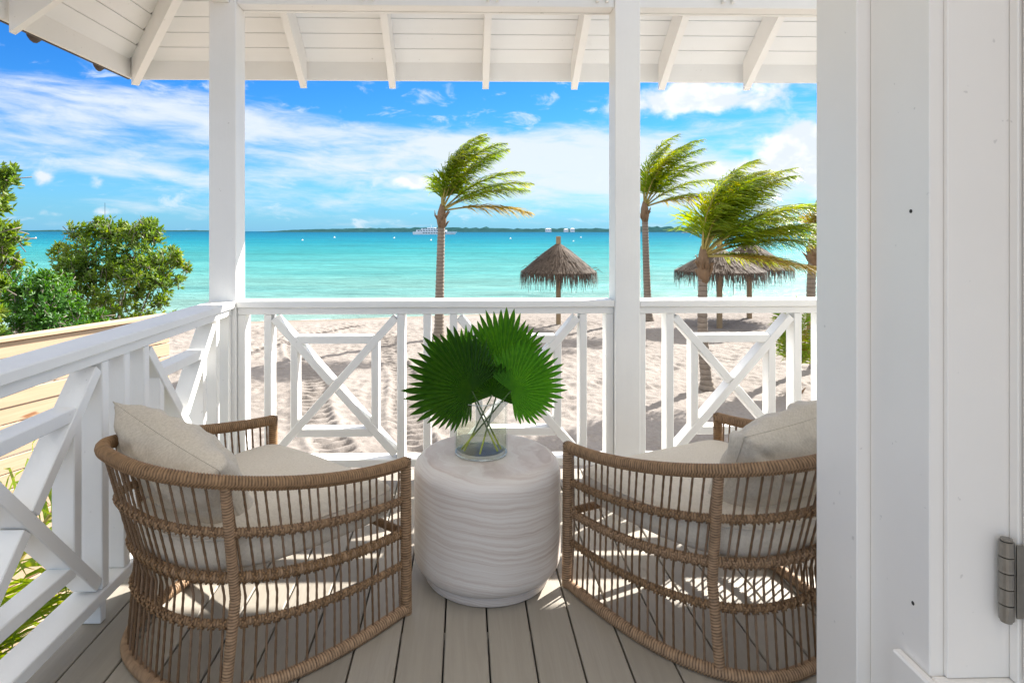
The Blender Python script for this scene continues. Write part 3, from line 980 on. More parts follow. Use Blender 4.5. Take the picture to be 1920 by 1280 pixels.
def make_chair():
    r = empty('wicker_armchair', (0, 0, 0))
    rings = {u: chair_ring(u) for u in (0.0, 1.0) + BANDS}
    # top rail with rounded front corners turning down into the front legs
    Q = rings[1.0][0]
    add_wrapped('top_rail', Q, .0195, r, pitch=.0088, amp=.11)
    Q = rings[0.0][0]
    add_wrapped('base_rail', Q, .0185, r, pitch=.0088, amp=.11)
    front = [[Q0[0], Q0[-1]] for Q0 in (rings[0.0][0], rings[1.0][0])]
    sb = [chair_pt(BANDS[1], q) for q in (0.0, 1.0)]
    add_wrapped('seat_rail', [sb[0], sb[1]], .014, r, pitch=.0088, amp=.11)
    for k in (0, 1):
        a, b = front[0][k], front[1][k]
        add_wrapped('front_leg', [a + np.array([0, 0, -.016]), (a + b) / 2, b + np.array([0, 0, .012])], .0185, r, pitch=.0088, amp=.11)
        cap = MB()
        cap.lathe([(.002, 0), (.014, .001), (.0185, .006), (.0195, .012)][::-1], 12, (b[0], b[1], b[2] + .010)) if False else None
        mb = MB(); vs = []
        n1, n2 = 8, 12
        for i in range(n1 + 1):
            al = math.pi * i / n1
            for j in range(n2):
                th = 2 * math.pi * j / n2
                vs.append((b[0] + .0205 * math.sin(al) * math.cos(th), b[1] + .0205 * math.sin(al) * math.sin(th), b[2] + .0205 * math.cos(al)))
        fs = [(i * n2 + j, (i + 1) * n2 + j, (i + 1) * n2 + (j + 1) % n2, i * n2 + (j + 1) % n2) for i in range(n1) for j in range(n2)]
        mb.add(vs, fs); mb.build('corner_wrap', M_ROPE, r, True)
    for fr in (0, 1):
        pts = [chair_pt(u, abs(fr - (.335 - .018 * u))) for u in (0.0, .15, .3, .42, .55, .7, .85, 1.0)]
        c = np.array([0, -.3, 0])
        add_wrapped('rear_leg', pts, .0150, r, pitch=.0088, amp=.11)
    # woven horizontal bands
    NR = 60
    fr = [(i + 1 + rnd.uniform(-.13, .13)) / (NR + 1) for i in range(NR)]
    fr = [q for q in fr if min(abs(q - .327), abs(q - .673)) > .007]
    for u, rr in zip(BANDS, (.0115, .0145, .0120)):
        Q, s = rings[u]
        cen = np.array([0, -.33])
        inw = Q.copy(); d = cen - Q[:, :2]; d /= np.linalg.norm(d, axis=1)[:, None]
        inw[:, :2] += d * .006
        b = add_wrapped('band', inw, rr * .8, r, pitch=.0095, n=10, amp=.16, ry=rr * 1.05, slant=.6)
        # crossed lashings where the rods pass the band
        mb = MB()
        for q in fr:
            p = np.array([np.interp(q * s[-1], s, Q[:, k]) for k in range(3)])
            p2 = np.array([np.interp(q * s[-1] + .004, s, Q[:, k]) for k in range(3)])
            tg = Vector(p2 - p).normalized(); out = Vector((p[0] - 0, p[1] + .33, 0)).normalized()
            c0 = Vector(p) + out * .007
            for sg in (-1, 1):
                e = tg * (.0085 * sg)
                mb.tube([c0 - e - Vector((0, 0, rr * 1.05)) - out * .004, c0 + out * .003, c0 + e + Vector((0, 0, rr * 1.05)) - out * .004], .0034, 5)
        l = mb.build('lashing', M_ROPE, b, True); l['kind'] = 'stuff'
    # rods
    us = (0.0, .16, .30, .42, .515, .745, 1.0)
    for q in fr:
        pts = [chair_pt(u, q) for u in us]
        P, s = resample(pts, .009)
        mb = MB(); n = 7; vs, uv = [], []
        for i, p in enumerate(P):
            a = i * .9
            for k in range(n):
                th = 2 * math.pi * k / n
                rr = .0038 * (1 + .12 * math.cos(2 * (th - a)))
                vs.append((p[0] + rr * math.cos(th), p[1] + rr * math.sin(th), p[2])); uv.append((s[i], k / n + i * .14))
        fs = [(i * n + k, i * n + (k + 1) % n, (i + 1) * n + (k + 1) % n, (i + 1) * n + k) for i in range(len(P) - 1) for k in range(n)]
        mb.add(vs, fs, uv); mb.build('rod', M_ROD, r, True)
    # thin steel cross wires under the seat
    for (a, b) in ((.12, .88), (.88, .12)):
        pass
    return r
chair_l = make_chair()
chair_r = copy_tree(chair_l)
LC = Vector((-.517, 2.424, 0)); LA = .685
RC = Vector((.755, 2.496, 0)); RA = -.454
chair_l.location = LC; chair_l.rotation_euler = (0, 0, -LA)
chair_r.location = RC; chair_r.rotation_euler = (0, 0, -RA)
tag(chair_l, 'rope-wrapped wicker tub armchair on the left, next to the side railing', 'armchair', 'rope wicker armchairs on the porch')
tag(chair_r, 'rope-wrapped wicker tub armchair on the right, partly cut off by the door frame', 'armchair', 'rope wicker armchairs on the porch')

def sq(v, p): return math.copysign(abs(v) ** p, v)
def make_seat():
    """thick seat cushion that follows the curved plan"""
    nU, nV = 96, 20
    vs, fs = [], []
    z0, z1 = .335, .462
    Q, s = chair_ring(.6)
    n = nU
    out = []
    for i in range(n):            # closed outline: curve then front edge
        q = i / n
        L = s[-1]; Fw = .76; tot = L + Fw
        d = q * tot
        if d < L:
            p = [np.interp(d, s, Q[:, 0]), np.interp(d, s, Q[:, 1])]
        else:
            k = (d - L) / Fw; p = [Q[-1][0] + (Q[0][0] - Q[-1][0]) * k, Q[-1][1] + .035 * math.sin(math.pi * k) ** .5]
        out.append(np.array(p))
    out = np.array(out); c = np.array([0, -.34])
    dv = out - c; ln = np.linalg.norm(dv, axis=1)
    out = c + dv * ((ln - .030) / ln)[:, None]
    for it in range(3): out = (np.roll(out, 1, 0) + out * 2 + np.roll(out, -1, 0)) / 4
    prof = []
    e = .055
    for j in range(7):
        a = -math.pi / 2 + math.pi * j / 6
        prof.append((1 - e / .37 * (1 - math.cos(a)) * 1.0, (z0 + z1) / 2 + (z1 - z0) / 2 * sq(math.sin(a), .62)))
    inner = [.80, .6, .4, .2, .02]
    rows = [(k, z0 - .004 * (1 - k)) for k in inner[::-1]] + prof + [(k, z1 + .020 * (1 - k ** 2) * (1 if k < .85 else .6)) for k in inner]
    rs = random.Random(2)
    for (k, z) in rows:
        for i in range(n):
            p = c + (out[i] - c) * k
            w = .004 * math.sin(p[0] * 17 + p[1] * 9) * math.sin(p[1] * 13) if z > z1 - .01 else 0
            slope = -.09 * (p[1] + .34) * .35
            vs.append((p[0], p[1], z + w + (slope if z > .4 else 0) * .4))
    m = len(rows)
    for j in range(m - 1):
        for i in range(n):
            i2 = (i + 1) % n
            fs.append((j * n + i, j * n + i2, (j + 1) * n + i2, (j + 1) * n + i))
    fs.append(tuple(range(n))[::-1]); fs.append(tuple(range((m - 1) * n, m * n)))
    body = mk_mesh('seat_cushion', vs, fs, M_CUSH, True)
    return body, out, c, z1
seat_me, seat_out, seat_c, seat_z1 = make_seat()
def make_piping():
    pts = []
    for i in list(range(len(seat_out))) + [0]:
        p = seat_c + (seat_out[i] - seat_c) * .985
        pts.append((p[0], p[1], seat_z1 - .022 - .0126 * (p[1] + .34)))
    return MB().tube(pts, .0035, 6, False)
pip = make_piping(); pip_me = mk_mesh('piping', pip.v, pip.f, M_CUSH, True)
for (loc, a, label) in ((LC, LA, 'thick beige linen seat cushion inside the left wicker armchair'), (RC, RA, 'thick beige linen seat cushion inside the right wicker armchair')):
    o = link('seat_cushion', seat_me); o.location = loc; o.rotation_euler = (0, 0, -a)
    link('piping', pip_me, o)
    tag(o, label, 'cushion', 'seat cushions in the armchairs')

def make_pillow(wd, ht, th, seed):
    n = 44
    rs = np.random.RandomState(seed)
    vs, fs = [], []
    grid = {}
    for side in (1, -1):
        for i in range(n + 1):
            for j in range(n + 1):
                u, v = i / n * 2 - 1, j / n * 2 - 1
                edge = (i in (0, n) or j in (0, n))
                if side == -1 and edge:
                    grid[side, i, j] = grid[1, i, j]; continue
                # pincushion outline: edges pulled in, ears at the corners
                pu = u * (1 - .085 * (1 - v * v) * abs(u) ** 2); pv = v * (1 - .085 * (1 - u * u) * abs(v) ** 2)
                f = max(0, (1 - u ** 4) * (1 - v ** 4)) ** .42
                t = th / 2 * f * (1 - .12 * (u * u + v * v))
                wr = .020 * max(0, math.sin(u * 5 + v * 7 + seed)) ** 3 * f * (.4 + abs(v)) - .016 * math.exp(-((u * .6 + v * .8 - .15 * math.sin(u * 5)) / .07) ** 2) * f + .013 * math.sin(u * 9 + v * 4 + seed) * abs(v) ** 2 * f + .007 * math.sin(v * 13 - u * 5 + seed * 2) * abs(u) ** 1.5 * f + .006 * math.sin(u * 21 + 3 * math.sin(v * 4)) * max(0, v) * f
                grid[side, i, j] = len(vs)
                vs.append((pu * wd / 2, side * (t + wr), pv * ht / 2))
    for side in (1, -1):
        for i in range(n):
            for j in range(n):
                q = (grid[side, i, j], grid[side, i + 1, j], grid[side, i + 1, j + 1], grid[side, i, j + 1])
                fs.append(q if side == -1 else q[::-1])
    # seam cord round the edge
    mb = MB()
    loop = [(i, 0) for i in range(n)] + [(n, j) for j in range(n)] + [(i, n) for i in range(n, 0, -1)] + [(0, j) for j in range(n, -1, -1)]
    pts = [vs[grid[1, i, j]] for i, j in loop]
    mb.tube(pts, .0018, 5, False)
    return mk_mesh('throw_pillow', vs, fs, M_PILLOW, True), mk_mesh('seam', mb.v, mb.f, M_PILLOW, True)
def pillow(base, ang, lx, ly, lz, tilt, roll, yaw, size, label, seed):
    me, seam = make_pillow(*size, seed)
    o = link('throw_pillow', me); link('seam', seam, o)
    Mx = Matrix.Translation(base) @ Matrix.Rotation(-ang, 4, 'Z') @ Matrix.Translation((lx, ly, lz)) @ Matrix.Rotation(yaw, 4, 'Z') @ Matrix.Rotation(tilt, 4, 'X') @ Matrix.Rotation(roll, 4, 'Y')
    o.matrix_world = Mx
    tag(o, label, 'pillow', 'throw pillows in the armchairs')
pillow(LC, LA, -.045, -.56, .555, R(30), R(14), R(0), (.56, .40, .19), 'plump beige linen pillow leaning on the back of the left armchair, its corner knotted over', 3)
pillow(RC, RA, .10, -.56, .585, R(30), R(-6), R(0), (.60, .40, .20), 'plump beige linen pillow in the right armchair, half hidden by the door frame', 8)

# ------------------------------------------------------------------ stone side table, vase, fan leaves
TC = Vector((.092, 2.43, 0)); TR = .288; TH = .470
def build_table():
    r = empty('side_table', TC)
    prof = [(.0, .032), (.225, .032), (.245, .034), (.262, .044)]
    for i in range(1, 10):
        a = R(-60 + 60 * i / 9); prof.append((TR - .07 + .07 * math.cos(a), .100 + .07 * math.sin(a)))
    for i in range(6): prof.append((TR, .12 + (TH - .065 - .12) * i / 5))
    for i in range(1, 11):
        a = R(90 * i / 10); prof.append((TR - .062 + .062 * math.cos(a), TH - .062 + .062 * math.sin(a)))
    prof += [(.15, TH), (.06, TH), (.0005, TH)]
    prof[0] = (.0005, .032)
    MB().lathe(prof, 96).build('table_body', M_TABLE, r, True)
    MB().lathe([(.0005, .0015), (.236, .0015), (.242, .004), (.246, .010), (.246, .036), (.20, .0365), (.0005, .0365)], 96).build('plinth', M_TABLE, r, True, None, 40)
    tag(r, 'round banded stone drum side table standing between the two armchairs', 'side table')
build_table()
VC = at_y(902, 843, 2.43); VC.z = TH + .0008
VR, VH = .104, .215
def build_vase():
    r = empty('glass_vase', VC)
    prof = [(.0005, .0), (VR - .006, .0), (VR - .001, .003), (VR, .010), (VR, VH - .003), (VR - .0025, VH), (VR - .005, VH - .003), (VR - .005, .022), (VR - .012, .016), (.0005, .015)]
    MB().lathe(prof, 72).build('vase_body', M_GLASS, r, True, None, 30)
    for (z_, rr_, tr_) in ((VH - .0015, VR - .0025, .0026), (.004, VR - .004, .0038)):
        MB().tube([(rr_ * math.cos(2 * math.pi * k / 64), rr_ * math.sin(2 * math.pi * k / 64), z_) for k in range(65)], tr_, 8, False).build('rim' if z_ > .1 else 'base_edge', M_RIM, r, True)
    wz = .095
    MB().lathe([(.0005, .0155), (VR - .013, .0165), (VR - .0058, .0225), (VR - .0053, wz), (VR - .009, wz - .0012), (.0005, wz - .0015)], 72).build('water', M_VWATER, r, True, None, 30)
    tag(r, 'clear glass cylinder vase half full of water on the stone table', 'vase')
build_vase()
def fan_leaf(label, hub, axis, normal, Rr, spread, nseg, seed, foot, cup=.15, tipvar=.12, shrink=.42, mat=None):
    """hub: where blade meets stalk; axis: blade mid direction; normal: toward the viewer side"""
    rs = random.Random(seed)
    hub = Vector(hub); ax = Vector(axis).normalized(); nn = Vector(normal); nn = (nn - ax * nn.dot(ax)).normalized(); sd_ = ax.cross(nn)
    root = empty('fan_palm_leaf', foot)
    off = -Vector(foot)
    mb = MB()
    dth = spread / nseg
    radii = [.02, .15, .32, .48, .62, .73, .81, .89, .95, 1.0]
    for k in range(nseg):
        th = -spread / 2 + (k + .5) * dth
        f = abs(th) / (spread / 2)
        L = Rr * (1.0 - shrink * f ** 1.6) * (1 + rs.uniform(-tipvar, tipvar) * .6)
        split = .76 + rs.uniform(-.04, .04)
        droop = rs.uniform(.0, .10); twist = rs.uniform(-.02, .02)
        vs, uv = [], []
        for q in radii:
            rr = L * q if q > split else Rr * (1.0 - shrink * f ** 1.6) * q
            hw = rr * math.tan(dth / 2) * 1.02
            if q > split:
                t = (q - split) / (1 - split)
                hw = L * split * math.tan(dth / 2) * (1 - t ** 1.7) + .0006
            pl = .62 * hw if q <= split else .55 * hw
            bend = cup * Rr * (q ** 2) + droop * Rr * max(0, q - split) ** 1.6 * 1.2
            for sg, dz in ((-1, pl), (0, -pl), (1, pl)):
                a2 = th + twist * max(0, q - split) * 4
                p = hub + (ax * math.cos(a2) + sd_ * math.sin(a2)) * rr + (-ax * math.sin(a2) + sd_ * math.cos(a2)) * (hw * sg) + nn * (dz + bend) - Vector((0, 0, droop * Rr * max(0, q - split) * .5))
                vs.append(p + off); uv.append((q, k + .5 + sg * .5))
        fs = []
        for i in range(len(radii) - 1):
            for j in (0, 1):
                a = i * 3 + j
                fs.append((a, a + 1, a + 4, a + 3))
        mb.add(vs, fs, uv)
    mb.build('blade', mat or M_FAN, root, False)
    P0, P1 = Vector(foot), hub - nn * .004
    c = (P0 + P1) / 2 + Vector((0, 0, .0))
    pts = [P0.lerp(P1, t) + Vector((0, 0, .0)) for t in (0, .25, .5, .75, 1)]
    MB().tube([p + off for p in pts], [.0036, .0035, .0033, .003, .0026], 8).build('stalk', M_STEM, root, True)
    tag(root, label, 'palm leaf', 'fan palm leaves in the vase')
def hubp(px, py, dy): return at_y(px, py, VC.y + dy)
def footp(ang, rr=.082): return (VC.x + rr * math.cos(ang), VC.y + rr * math.sin(ang), VC.z + .022)
fan_leaf('shaded green fan palm leaf spreading to the left in the vase', hubp(886, 733, -.07), (-.80, -.10, .52), (.20, -.95, .25), .285, R(232), 36, 1, footp(R(-20)), .05, .12, .62, M_FANSHADED)
fan_leaf('bright green fan palm leaf spreading to the right over the vase', hubp(957, 733, -.06), (.80, -.06, .50), (-.22, -.93, .22), .222, R(222), 34, 2, footp(R(200)), .06, .12, .52, M_FANLIT)
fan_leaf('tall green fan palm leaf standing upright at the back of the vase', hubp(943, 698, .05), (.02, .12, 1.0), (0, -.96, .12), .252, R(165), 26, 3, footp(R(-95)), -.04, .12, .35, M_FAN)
fan_leaf('pale fan palm leaf at the back left, tips rising above the dark one', hubp(872, 712, .07), (-.24, .20, .95), (.1, -.96, .2), .215, R(170), 28, 4, footp(R(-40)), .07, .12, .35, M_FANLIT)
fan_leaf('small fan palm leaf low in the middle between the big left and right leaves', hubp(922, 742, -.02), (.02, -.1, .9), (0, -.9, .4), .14, R(220), 24, 5, footp(R(215)), .08, .12, .3, M_FANSHADED)

# ------------------------------------------------------------------ palms
def frond_mesh(p0, d0, L, wind, grav, nl, llen, lw, rs, blown=1.0, n=16):
    """returns rachis points and leaflet geometry"""
    p = Vector(p0); d = Vector(d0).normalized(); pts = [p.copy()]; tg = [d.copy()]
    ds = L / n
    for i in range(n):
        t = i / n
        d = (d + (Vector(wind) * .9 + Vector((0, 0, -grav))) * ds * (.35 + t)).normalized()
        p = p + d * ds; pts.append(p.copy()); tg.append(d.copy())
    mb = MB()
    for k in range(nl):
        t = .16 + .84 * (k + rs.random() * .6) / nl
        q = t * n; i = min(int(q), n - 1); fr = q - i
        b = pts[i].lerp(pts[i + 1], fr); T = tg[i].lerp(tg[i + 1], fr).normalized()
        side0 = T.cross(Vector((0, 0, 1)))
        if side0.length < .15: side0 = T.cross(Vector((.3, 1, 0)))
        side0.normalize(); upn = side0.cross(T).normalized()
        ll = llen * (math.sin(math.pi * min(1, t * .9 + .12)) ** .6) * rs.uniform(.85, 1.1)
        for sg in (-1, 1):
            d1 = (T * rs.uniform(.55, .75) + side0 * sg * .85 + upn * .25).normalized()
            q0 = b.copy(); dv = d1.copy(); prev = q0
            w = lw * rs.uniform(.8, 1.15)
            chain = [q0]
            for s_ in range(3):
                dv = (dv + (Vector(wind) * .50 * blown + Vector((0, 0, -.36))) * (.5 + .35 * s_) + Vector((rs.uniform(-.16, .16), rs.uniform(-.16, .16), rs.uniform(-.16, .16)))).normalized()
                chain.append(chain[-1] + dv * ll / 3)
            wd = (chain[-1] - chain[0]).cross(upn)
            if wd.length < 1e-4: wd = side0.copy()
            wd.normalize()
            wd = (wd + Vector((rs.uniform(-.5, .5), rs.uniform(-.5, .5), rs.uniform(-.5, .5)))).normalized()
            vs = []
            for c, s_ in zip(chain, (.7, 1.0, .75, .05)):
                vs += [c - wd * w * s_ / 2, c + wd * w * s_ / 2]
            mb.add(vs, [(0, 1, 3, 2), (2, 3, 5, 4), (4, 5, 7, 6)])
    return pts, mb
def palm_tree(base, top, label, specs, L, seed, r0=.17, r1=.11, nl=46, llen=.62, lw=.045, wind=(1, -.1, 0), group='coconut palms on the beach', dry=1, mat=None):
    rs = random.Random(seed)
    base, top = Vector(base), Vector(top)
    root = empty('palm_tree', base)
    def loc(v): return v - base
    n = 60; pts, rad = [], []
    lean = Vector((rs.uniform(-.1, .1), rs.uniform(-.1, .1), 0))
    for i in range(n + 1):
        t = i / n
        p = base.lerp(top, t) + lean * math.sin(math.pi * t)
        pts.append(loc(p) - (Vector((0, 0, .12)) if i == 0 else Vector()))
        rr = r1 + (r0 - r1) * (1 - t) ** 1.2 + r0 * .55 * max(0, 1 - t * 9) ** 2
        rad.append(rr * (1.0 + (.07 if i % 2 else -.03)))
    MB().tube(pts, rad, 12).build('trunk', M_TRUNK, root, True)
    # leaf-base boot at the crown
    hd = (top - base).normalized()
    mb = MB(); mb.tube([loc(top - hd * .32), loc(top - hd * .05), loc(top + hd * .25), loc(top + hd * .55)], [r1 * .95, r1 * 1.45, r1 * 1.25, r1 * .5], 10)
    for k in range(9):
        a = k * 2.4; o = Vector((math.cos(a), math.sin(a), 0))
        q = top + hd * rs.uniform(-.25, .1)
        mb.tube([loc(q + o * r1), loc(q + o * r1 * 1.9 + hd * .16), loc(q + o * r1 * (2.0 + rs.random()) + hd * rs.uniform(.1, .34))], [.045, .03, .008], 5)
    mb.build('leaf_sheath', M_SHEATH, root, True)
    for i, (azd, eld, ls) in enumerate(specs):
        a, e = R(azd + rs.uniform(-9, 9)), R(eld + rs.uniform(-5, 5))
        d = Vector((math.sin(a) * math.cos(e), math.cos(a) * math.cos(e), math.sin(e)))
        st = top + hd * .30 + d * .05
        lw_ = L * ls * rs.uniform(.92, 1.06)
        w = Vector(wind) * (.42 if d.x > .2 else .62) * (2.8 / max(L, .8))
        rp, mbf = frond_mesh(loc(st), d, lw_, w, .26 * 2.8 / max(L, .8), nl, llen, lw, rs)
        isdry = i >= len(specs) - dry
        fo = mbf.build('frond', M_PALMDRY if isdry else (mat or M_PALM), root, False)
        n_ = len(rp)
        MB().tube(rp, [.034 * (1 - j / n_ * .85) * (r1 / .11) for j in range(n_)], 6).build('stalk', M_RACHIS, fo, True)
    tag(root, label, 'palm tree', group)
    return root
def sand_at(px, py):
    p = on_z(px, py, SAND_Z)
    p.z = float(sand_height(np.array([p.x]), np.array([p.y]))[0])
    return p
FR = [(-70, 88, 1), (40, 83, 1.0), (110, 80, 1.02), (160, 76, .85), (95, 68, .95), (60, 62, .9), (100, 50, 1.02), (80, 40, 1.0), (-140, 84, .75), (105, 27, 1.05), (88, 16, 1.0)]
FR3 = [(45, 70, 1.1), (95, 74, 1.1), (110, 38, 1.1), (82, 26, 1.12), (60, 40, 1.1), (-80, 87, 1), (30, 82, 1.0), (110, 82, 1.0), (150, 74, .9), (70, 72, 1.05), (100, 64, 1.1), (60, 56, 1.0), (120, 50, 1.1), (90, 44, 1.12), (75, 34, 1.1), (-150, 80, .8), (105, 30, 1.1), (88, 18, 1.1), (70, 8, 1.0), (112, 4, 1.0)]
b = sand_at(823, 634); palm_tree(b, at_y(828, 412, b.y), 'coconut palm standing alone between the corner post and the lone thatched umbrella', FR, 3.3, 11, .17, .12, 104, 1.15, .034)
b = sand_at(1216, 602); palm_tree(b, at_y(1209, 402, b.y), 'tall slim coconut palm just right of the middle porch post, half hidden crown', FR, 3.7, 12, .16, .12, 88, 1.2, .038)
b = sand_at(1326, 730); palm_tree(b, at_y(1319, 505, b.y), 'nearest coconut palm with thick windblown crown covering the paired thatched umbrellas', FR3, 2.75, 13, .13, .10, 104, 1.0, .028)
b = sand_at(1532, 690); palm_tree(b, at_y(1524, 478, b.y), 'coconut palm mostly hidden behind the door frame at the right edge of the beach view', FR[:9], 2.2, 14, .14, .10, 90, .7, .03)
# young palms
b = sand_at(1491, 736)
YF = [(-60, 76, .8), (40, 80, 1), (100, 68, .9), (150, 60, .8), (-120, 66, .8), (0, 64, .9), (70, 55, .9), (-90, 84, 1), (180, 80, .9)]
palm_tree(b, b + Vector((0, 0, .12)), 'small young palm shoot in the sand behind the right railing panel', YF, 1.75, 21, .10, .07, 44, .45, .03, (.35, 0, 0), 'young palms', 1, M_YOUNG)
b = Vector((-2.62, 2.75, 0)); b.z = SAND_Z
YF2 = [(40, 74, 1), (85, 66, 1), (120, 60, .95), (150, 68, 1), (-60, 72, .9), (100, 44, 1), (20, 60, .95), (65, 52, 1)]
palm_tree(b, b + Vector((0, 0, .75)), 'yellow green palm growing below the deck, seen through the left railing', YF2, 2.1, 22, .11, .09, 70, .55, .022, (.2, 0, 0), 'young palms', 0, M_YOUNG)

# ------------------------------------------------------------------ thatched umbrellas
def umbrella(px, py_base, py_top, px_l, px_r, py_edge, label, seed):
    rs = random.Random(seed)
    base = sand_at(px, py_base)
    zt = at_y(px, py_top, base.y).z - base.z
    ze = at_y(px, py_edge, base.y).z - base.z
    hr = (at_y(px_r, py_edge, base.y).x - at_y(px_l, py_edge, base.y).x) / 2
    root = empty('thatched_umbrella', base)
    MB().box(-.085, .085, -.085, .085, -.3, zt, .012).build('post', M_POSTWOOD, root)
    za = zt - .32                     # apex of the thatch
    hc = za - (ze + .22)
    prof = lambda t: (.10 + (hr - .16) * t ** .93, za - hc * t)       # radius, height
    # supporting frame under the thatch
    fr = MB()
    for k in range(8):
        a = 2 * math.pi * k / 8 + .2
        fr.tube([(.08 * math.cos(a), .08 * math.sin(a), za - .25), ((hr - .28) * math.cos(a), (hr - .28) * math.sin(a), ze + .20)], .03, 6)
    fr.build('frame', M_POSTWOOD, root, True)
    cone = MB()
    cone.lathe([(prof(t)[0] * .93, prof(t)[1] - .05) for t in (0, .2, .4, .6, .8, .95)], 28)
    cone.build('thatch_core', M_THATCH, root, True)
    mb = MB()
    for lay in range(9):
        t0 = lay / 9 * .93
        n = int(60 + 260 * t0)
        for k in range(n):
            a = 2 * math.pi * (k + rs.random()) / n
            ln = rs.uniform(.5, .95) * (1.0 if lay < 8 else .9)
            ta = max(0, t0 + rs.uniform(-.05, .05)); r0, z0 = prof(ta)
            tb = min(1.0, ta + ln / (hr * 1.25)); r1_, z1_ = prof(tb)
            lift = rs.uniform(.0, .07)
            extra = max(0, (ta + ln / (hr * 1.25)) - 1.0) * hr * 1.0
            w = rs.uniform(.018, .045)
            da = rs.uniform(-.10, .10) / max(.3, tb * hr) ; a2 = a + da
            sx = Vector((-math.sin(a), math.cos(a), 0)); s2 = Vector((-math.sin(a2), math.cos(a2), 0))
            o1 = Vector((math.cos(a), math.sin(a), 0)); o2 = Vector((math.cos(a2), math.sin(a2), 0))
            p0 = o1 * r0 + Vector((0, 0, z0 + .02)); p1 = o2 * (r1_ + lift * .5) + Vector((0, 0, z1_ + lift))
            vs = [p0 - sx * w / 2, p0 + sx * w / 2, p1 - s2 * w * .45, p1 + s2 * w * .45]
            fs = [(0, 1, 3, 2)]
            drop = extra + (rs.uniform(.08, .34) if tb > .88 else 0)
            if drop > .02:
                p2 = p1 + o2 * rs.uniform(-.02, .10) + Vector((0, 0, -drop)) + s2 * rs.uniform(-.05, .05)
                vs += [p2 - s2 * w * .15, p2 + s2 * w * .15]; fs.append((2, 3, 5, 4))
            mb.add(vs, fs)
    for k in range(7):                  # stray ends
        a = rs.uniform(0, 6.28); o = Vector((math.cos(a), math.sin(a), 0)); t = rs.uniform(.3, .95); r0, z0 = prof(t)
        mb.tube([o * r0 + Vector((0, 0, z0)), o * (r0 + .18) + Vector((0, 0, z0 + .06)), o * (r0 + .36) + Vector((0, 0, z0 - .04))], [.012, .01, .004], 4)
    th = mb.build('thatch', M_THATCH, root, False); th['kind'] = 'stuff'
    tag(root, label, 'beach umbrella', 'thatched umbrellas on the beach')
umbrella(1047, 610, 443, 977, 1121, 522, 'thatched beach umbrella standing alone left of the middle porch post', 1)
umbrella(1349, 613, 452, 1268, 1432, 520, 'thatched beach umbrella directly behind the nearest palm, nearer of the overlapping pair', 2)
umbrella(1405, 595, 441, 1330, 1483, 514, 'thatched beach umbrella behind and right of the other, its square post tip showing', 3)

# ------------------------------------------------------------------ plank fence on the left
def build_fence():
    e = at_y(316, 594, 6.7)                         # top far end
    # the fence runs toward the viewer, direction whose vanishing point is px 1375
    d = ray(1375, CY); D = Vector((d.x, d.y, 0)).normalized(); N = Vector((-D.y, D.x, 0))
    root = empty('plank_fence', (e.x, e.y, SAND_Z))
    rz = math.atan2(D.y, D.x)
    root.rotation_euler = (0, 0, rz)
    L = 6.2; ph = .138; z = e.z - SAND_Z
    me = None; k = 0
    while z > -.1:
        o = MB().box(-L / 2, L / 2, -.018, .018, -(ph - .010) / 2, (ph - .010) / 2, .004).build('plank', M_PINE, root)
        o.location = (-L / 2 + rnd.uniform(-.012, .006), rnd.uniform(-.006, .006), z - ph / 2); o.rotation_euler = (0, R(rnd.uniform(-.12, .12)), 0)
        z -= ph; k += 1
    top = e.z - SAND_Z
    o = MB().box(-L / 2 - .01, L / 2 + .0, -.05, .07, -.018, .018, .004).build('cap_plank', M_PINE, root); o.location = (-L / 2, 0, top + .021)
    for x in (-.12, -2.1, -4.1, -6.1):
        MB().box(x - .045, x + .045, .026, .116, -.3, top - .003, .004).build('fence_post', M_PINE, root)
    tag(root, 'raw pine plank fence beside the porch, in front of the bushes', 'fence')
build_fence()

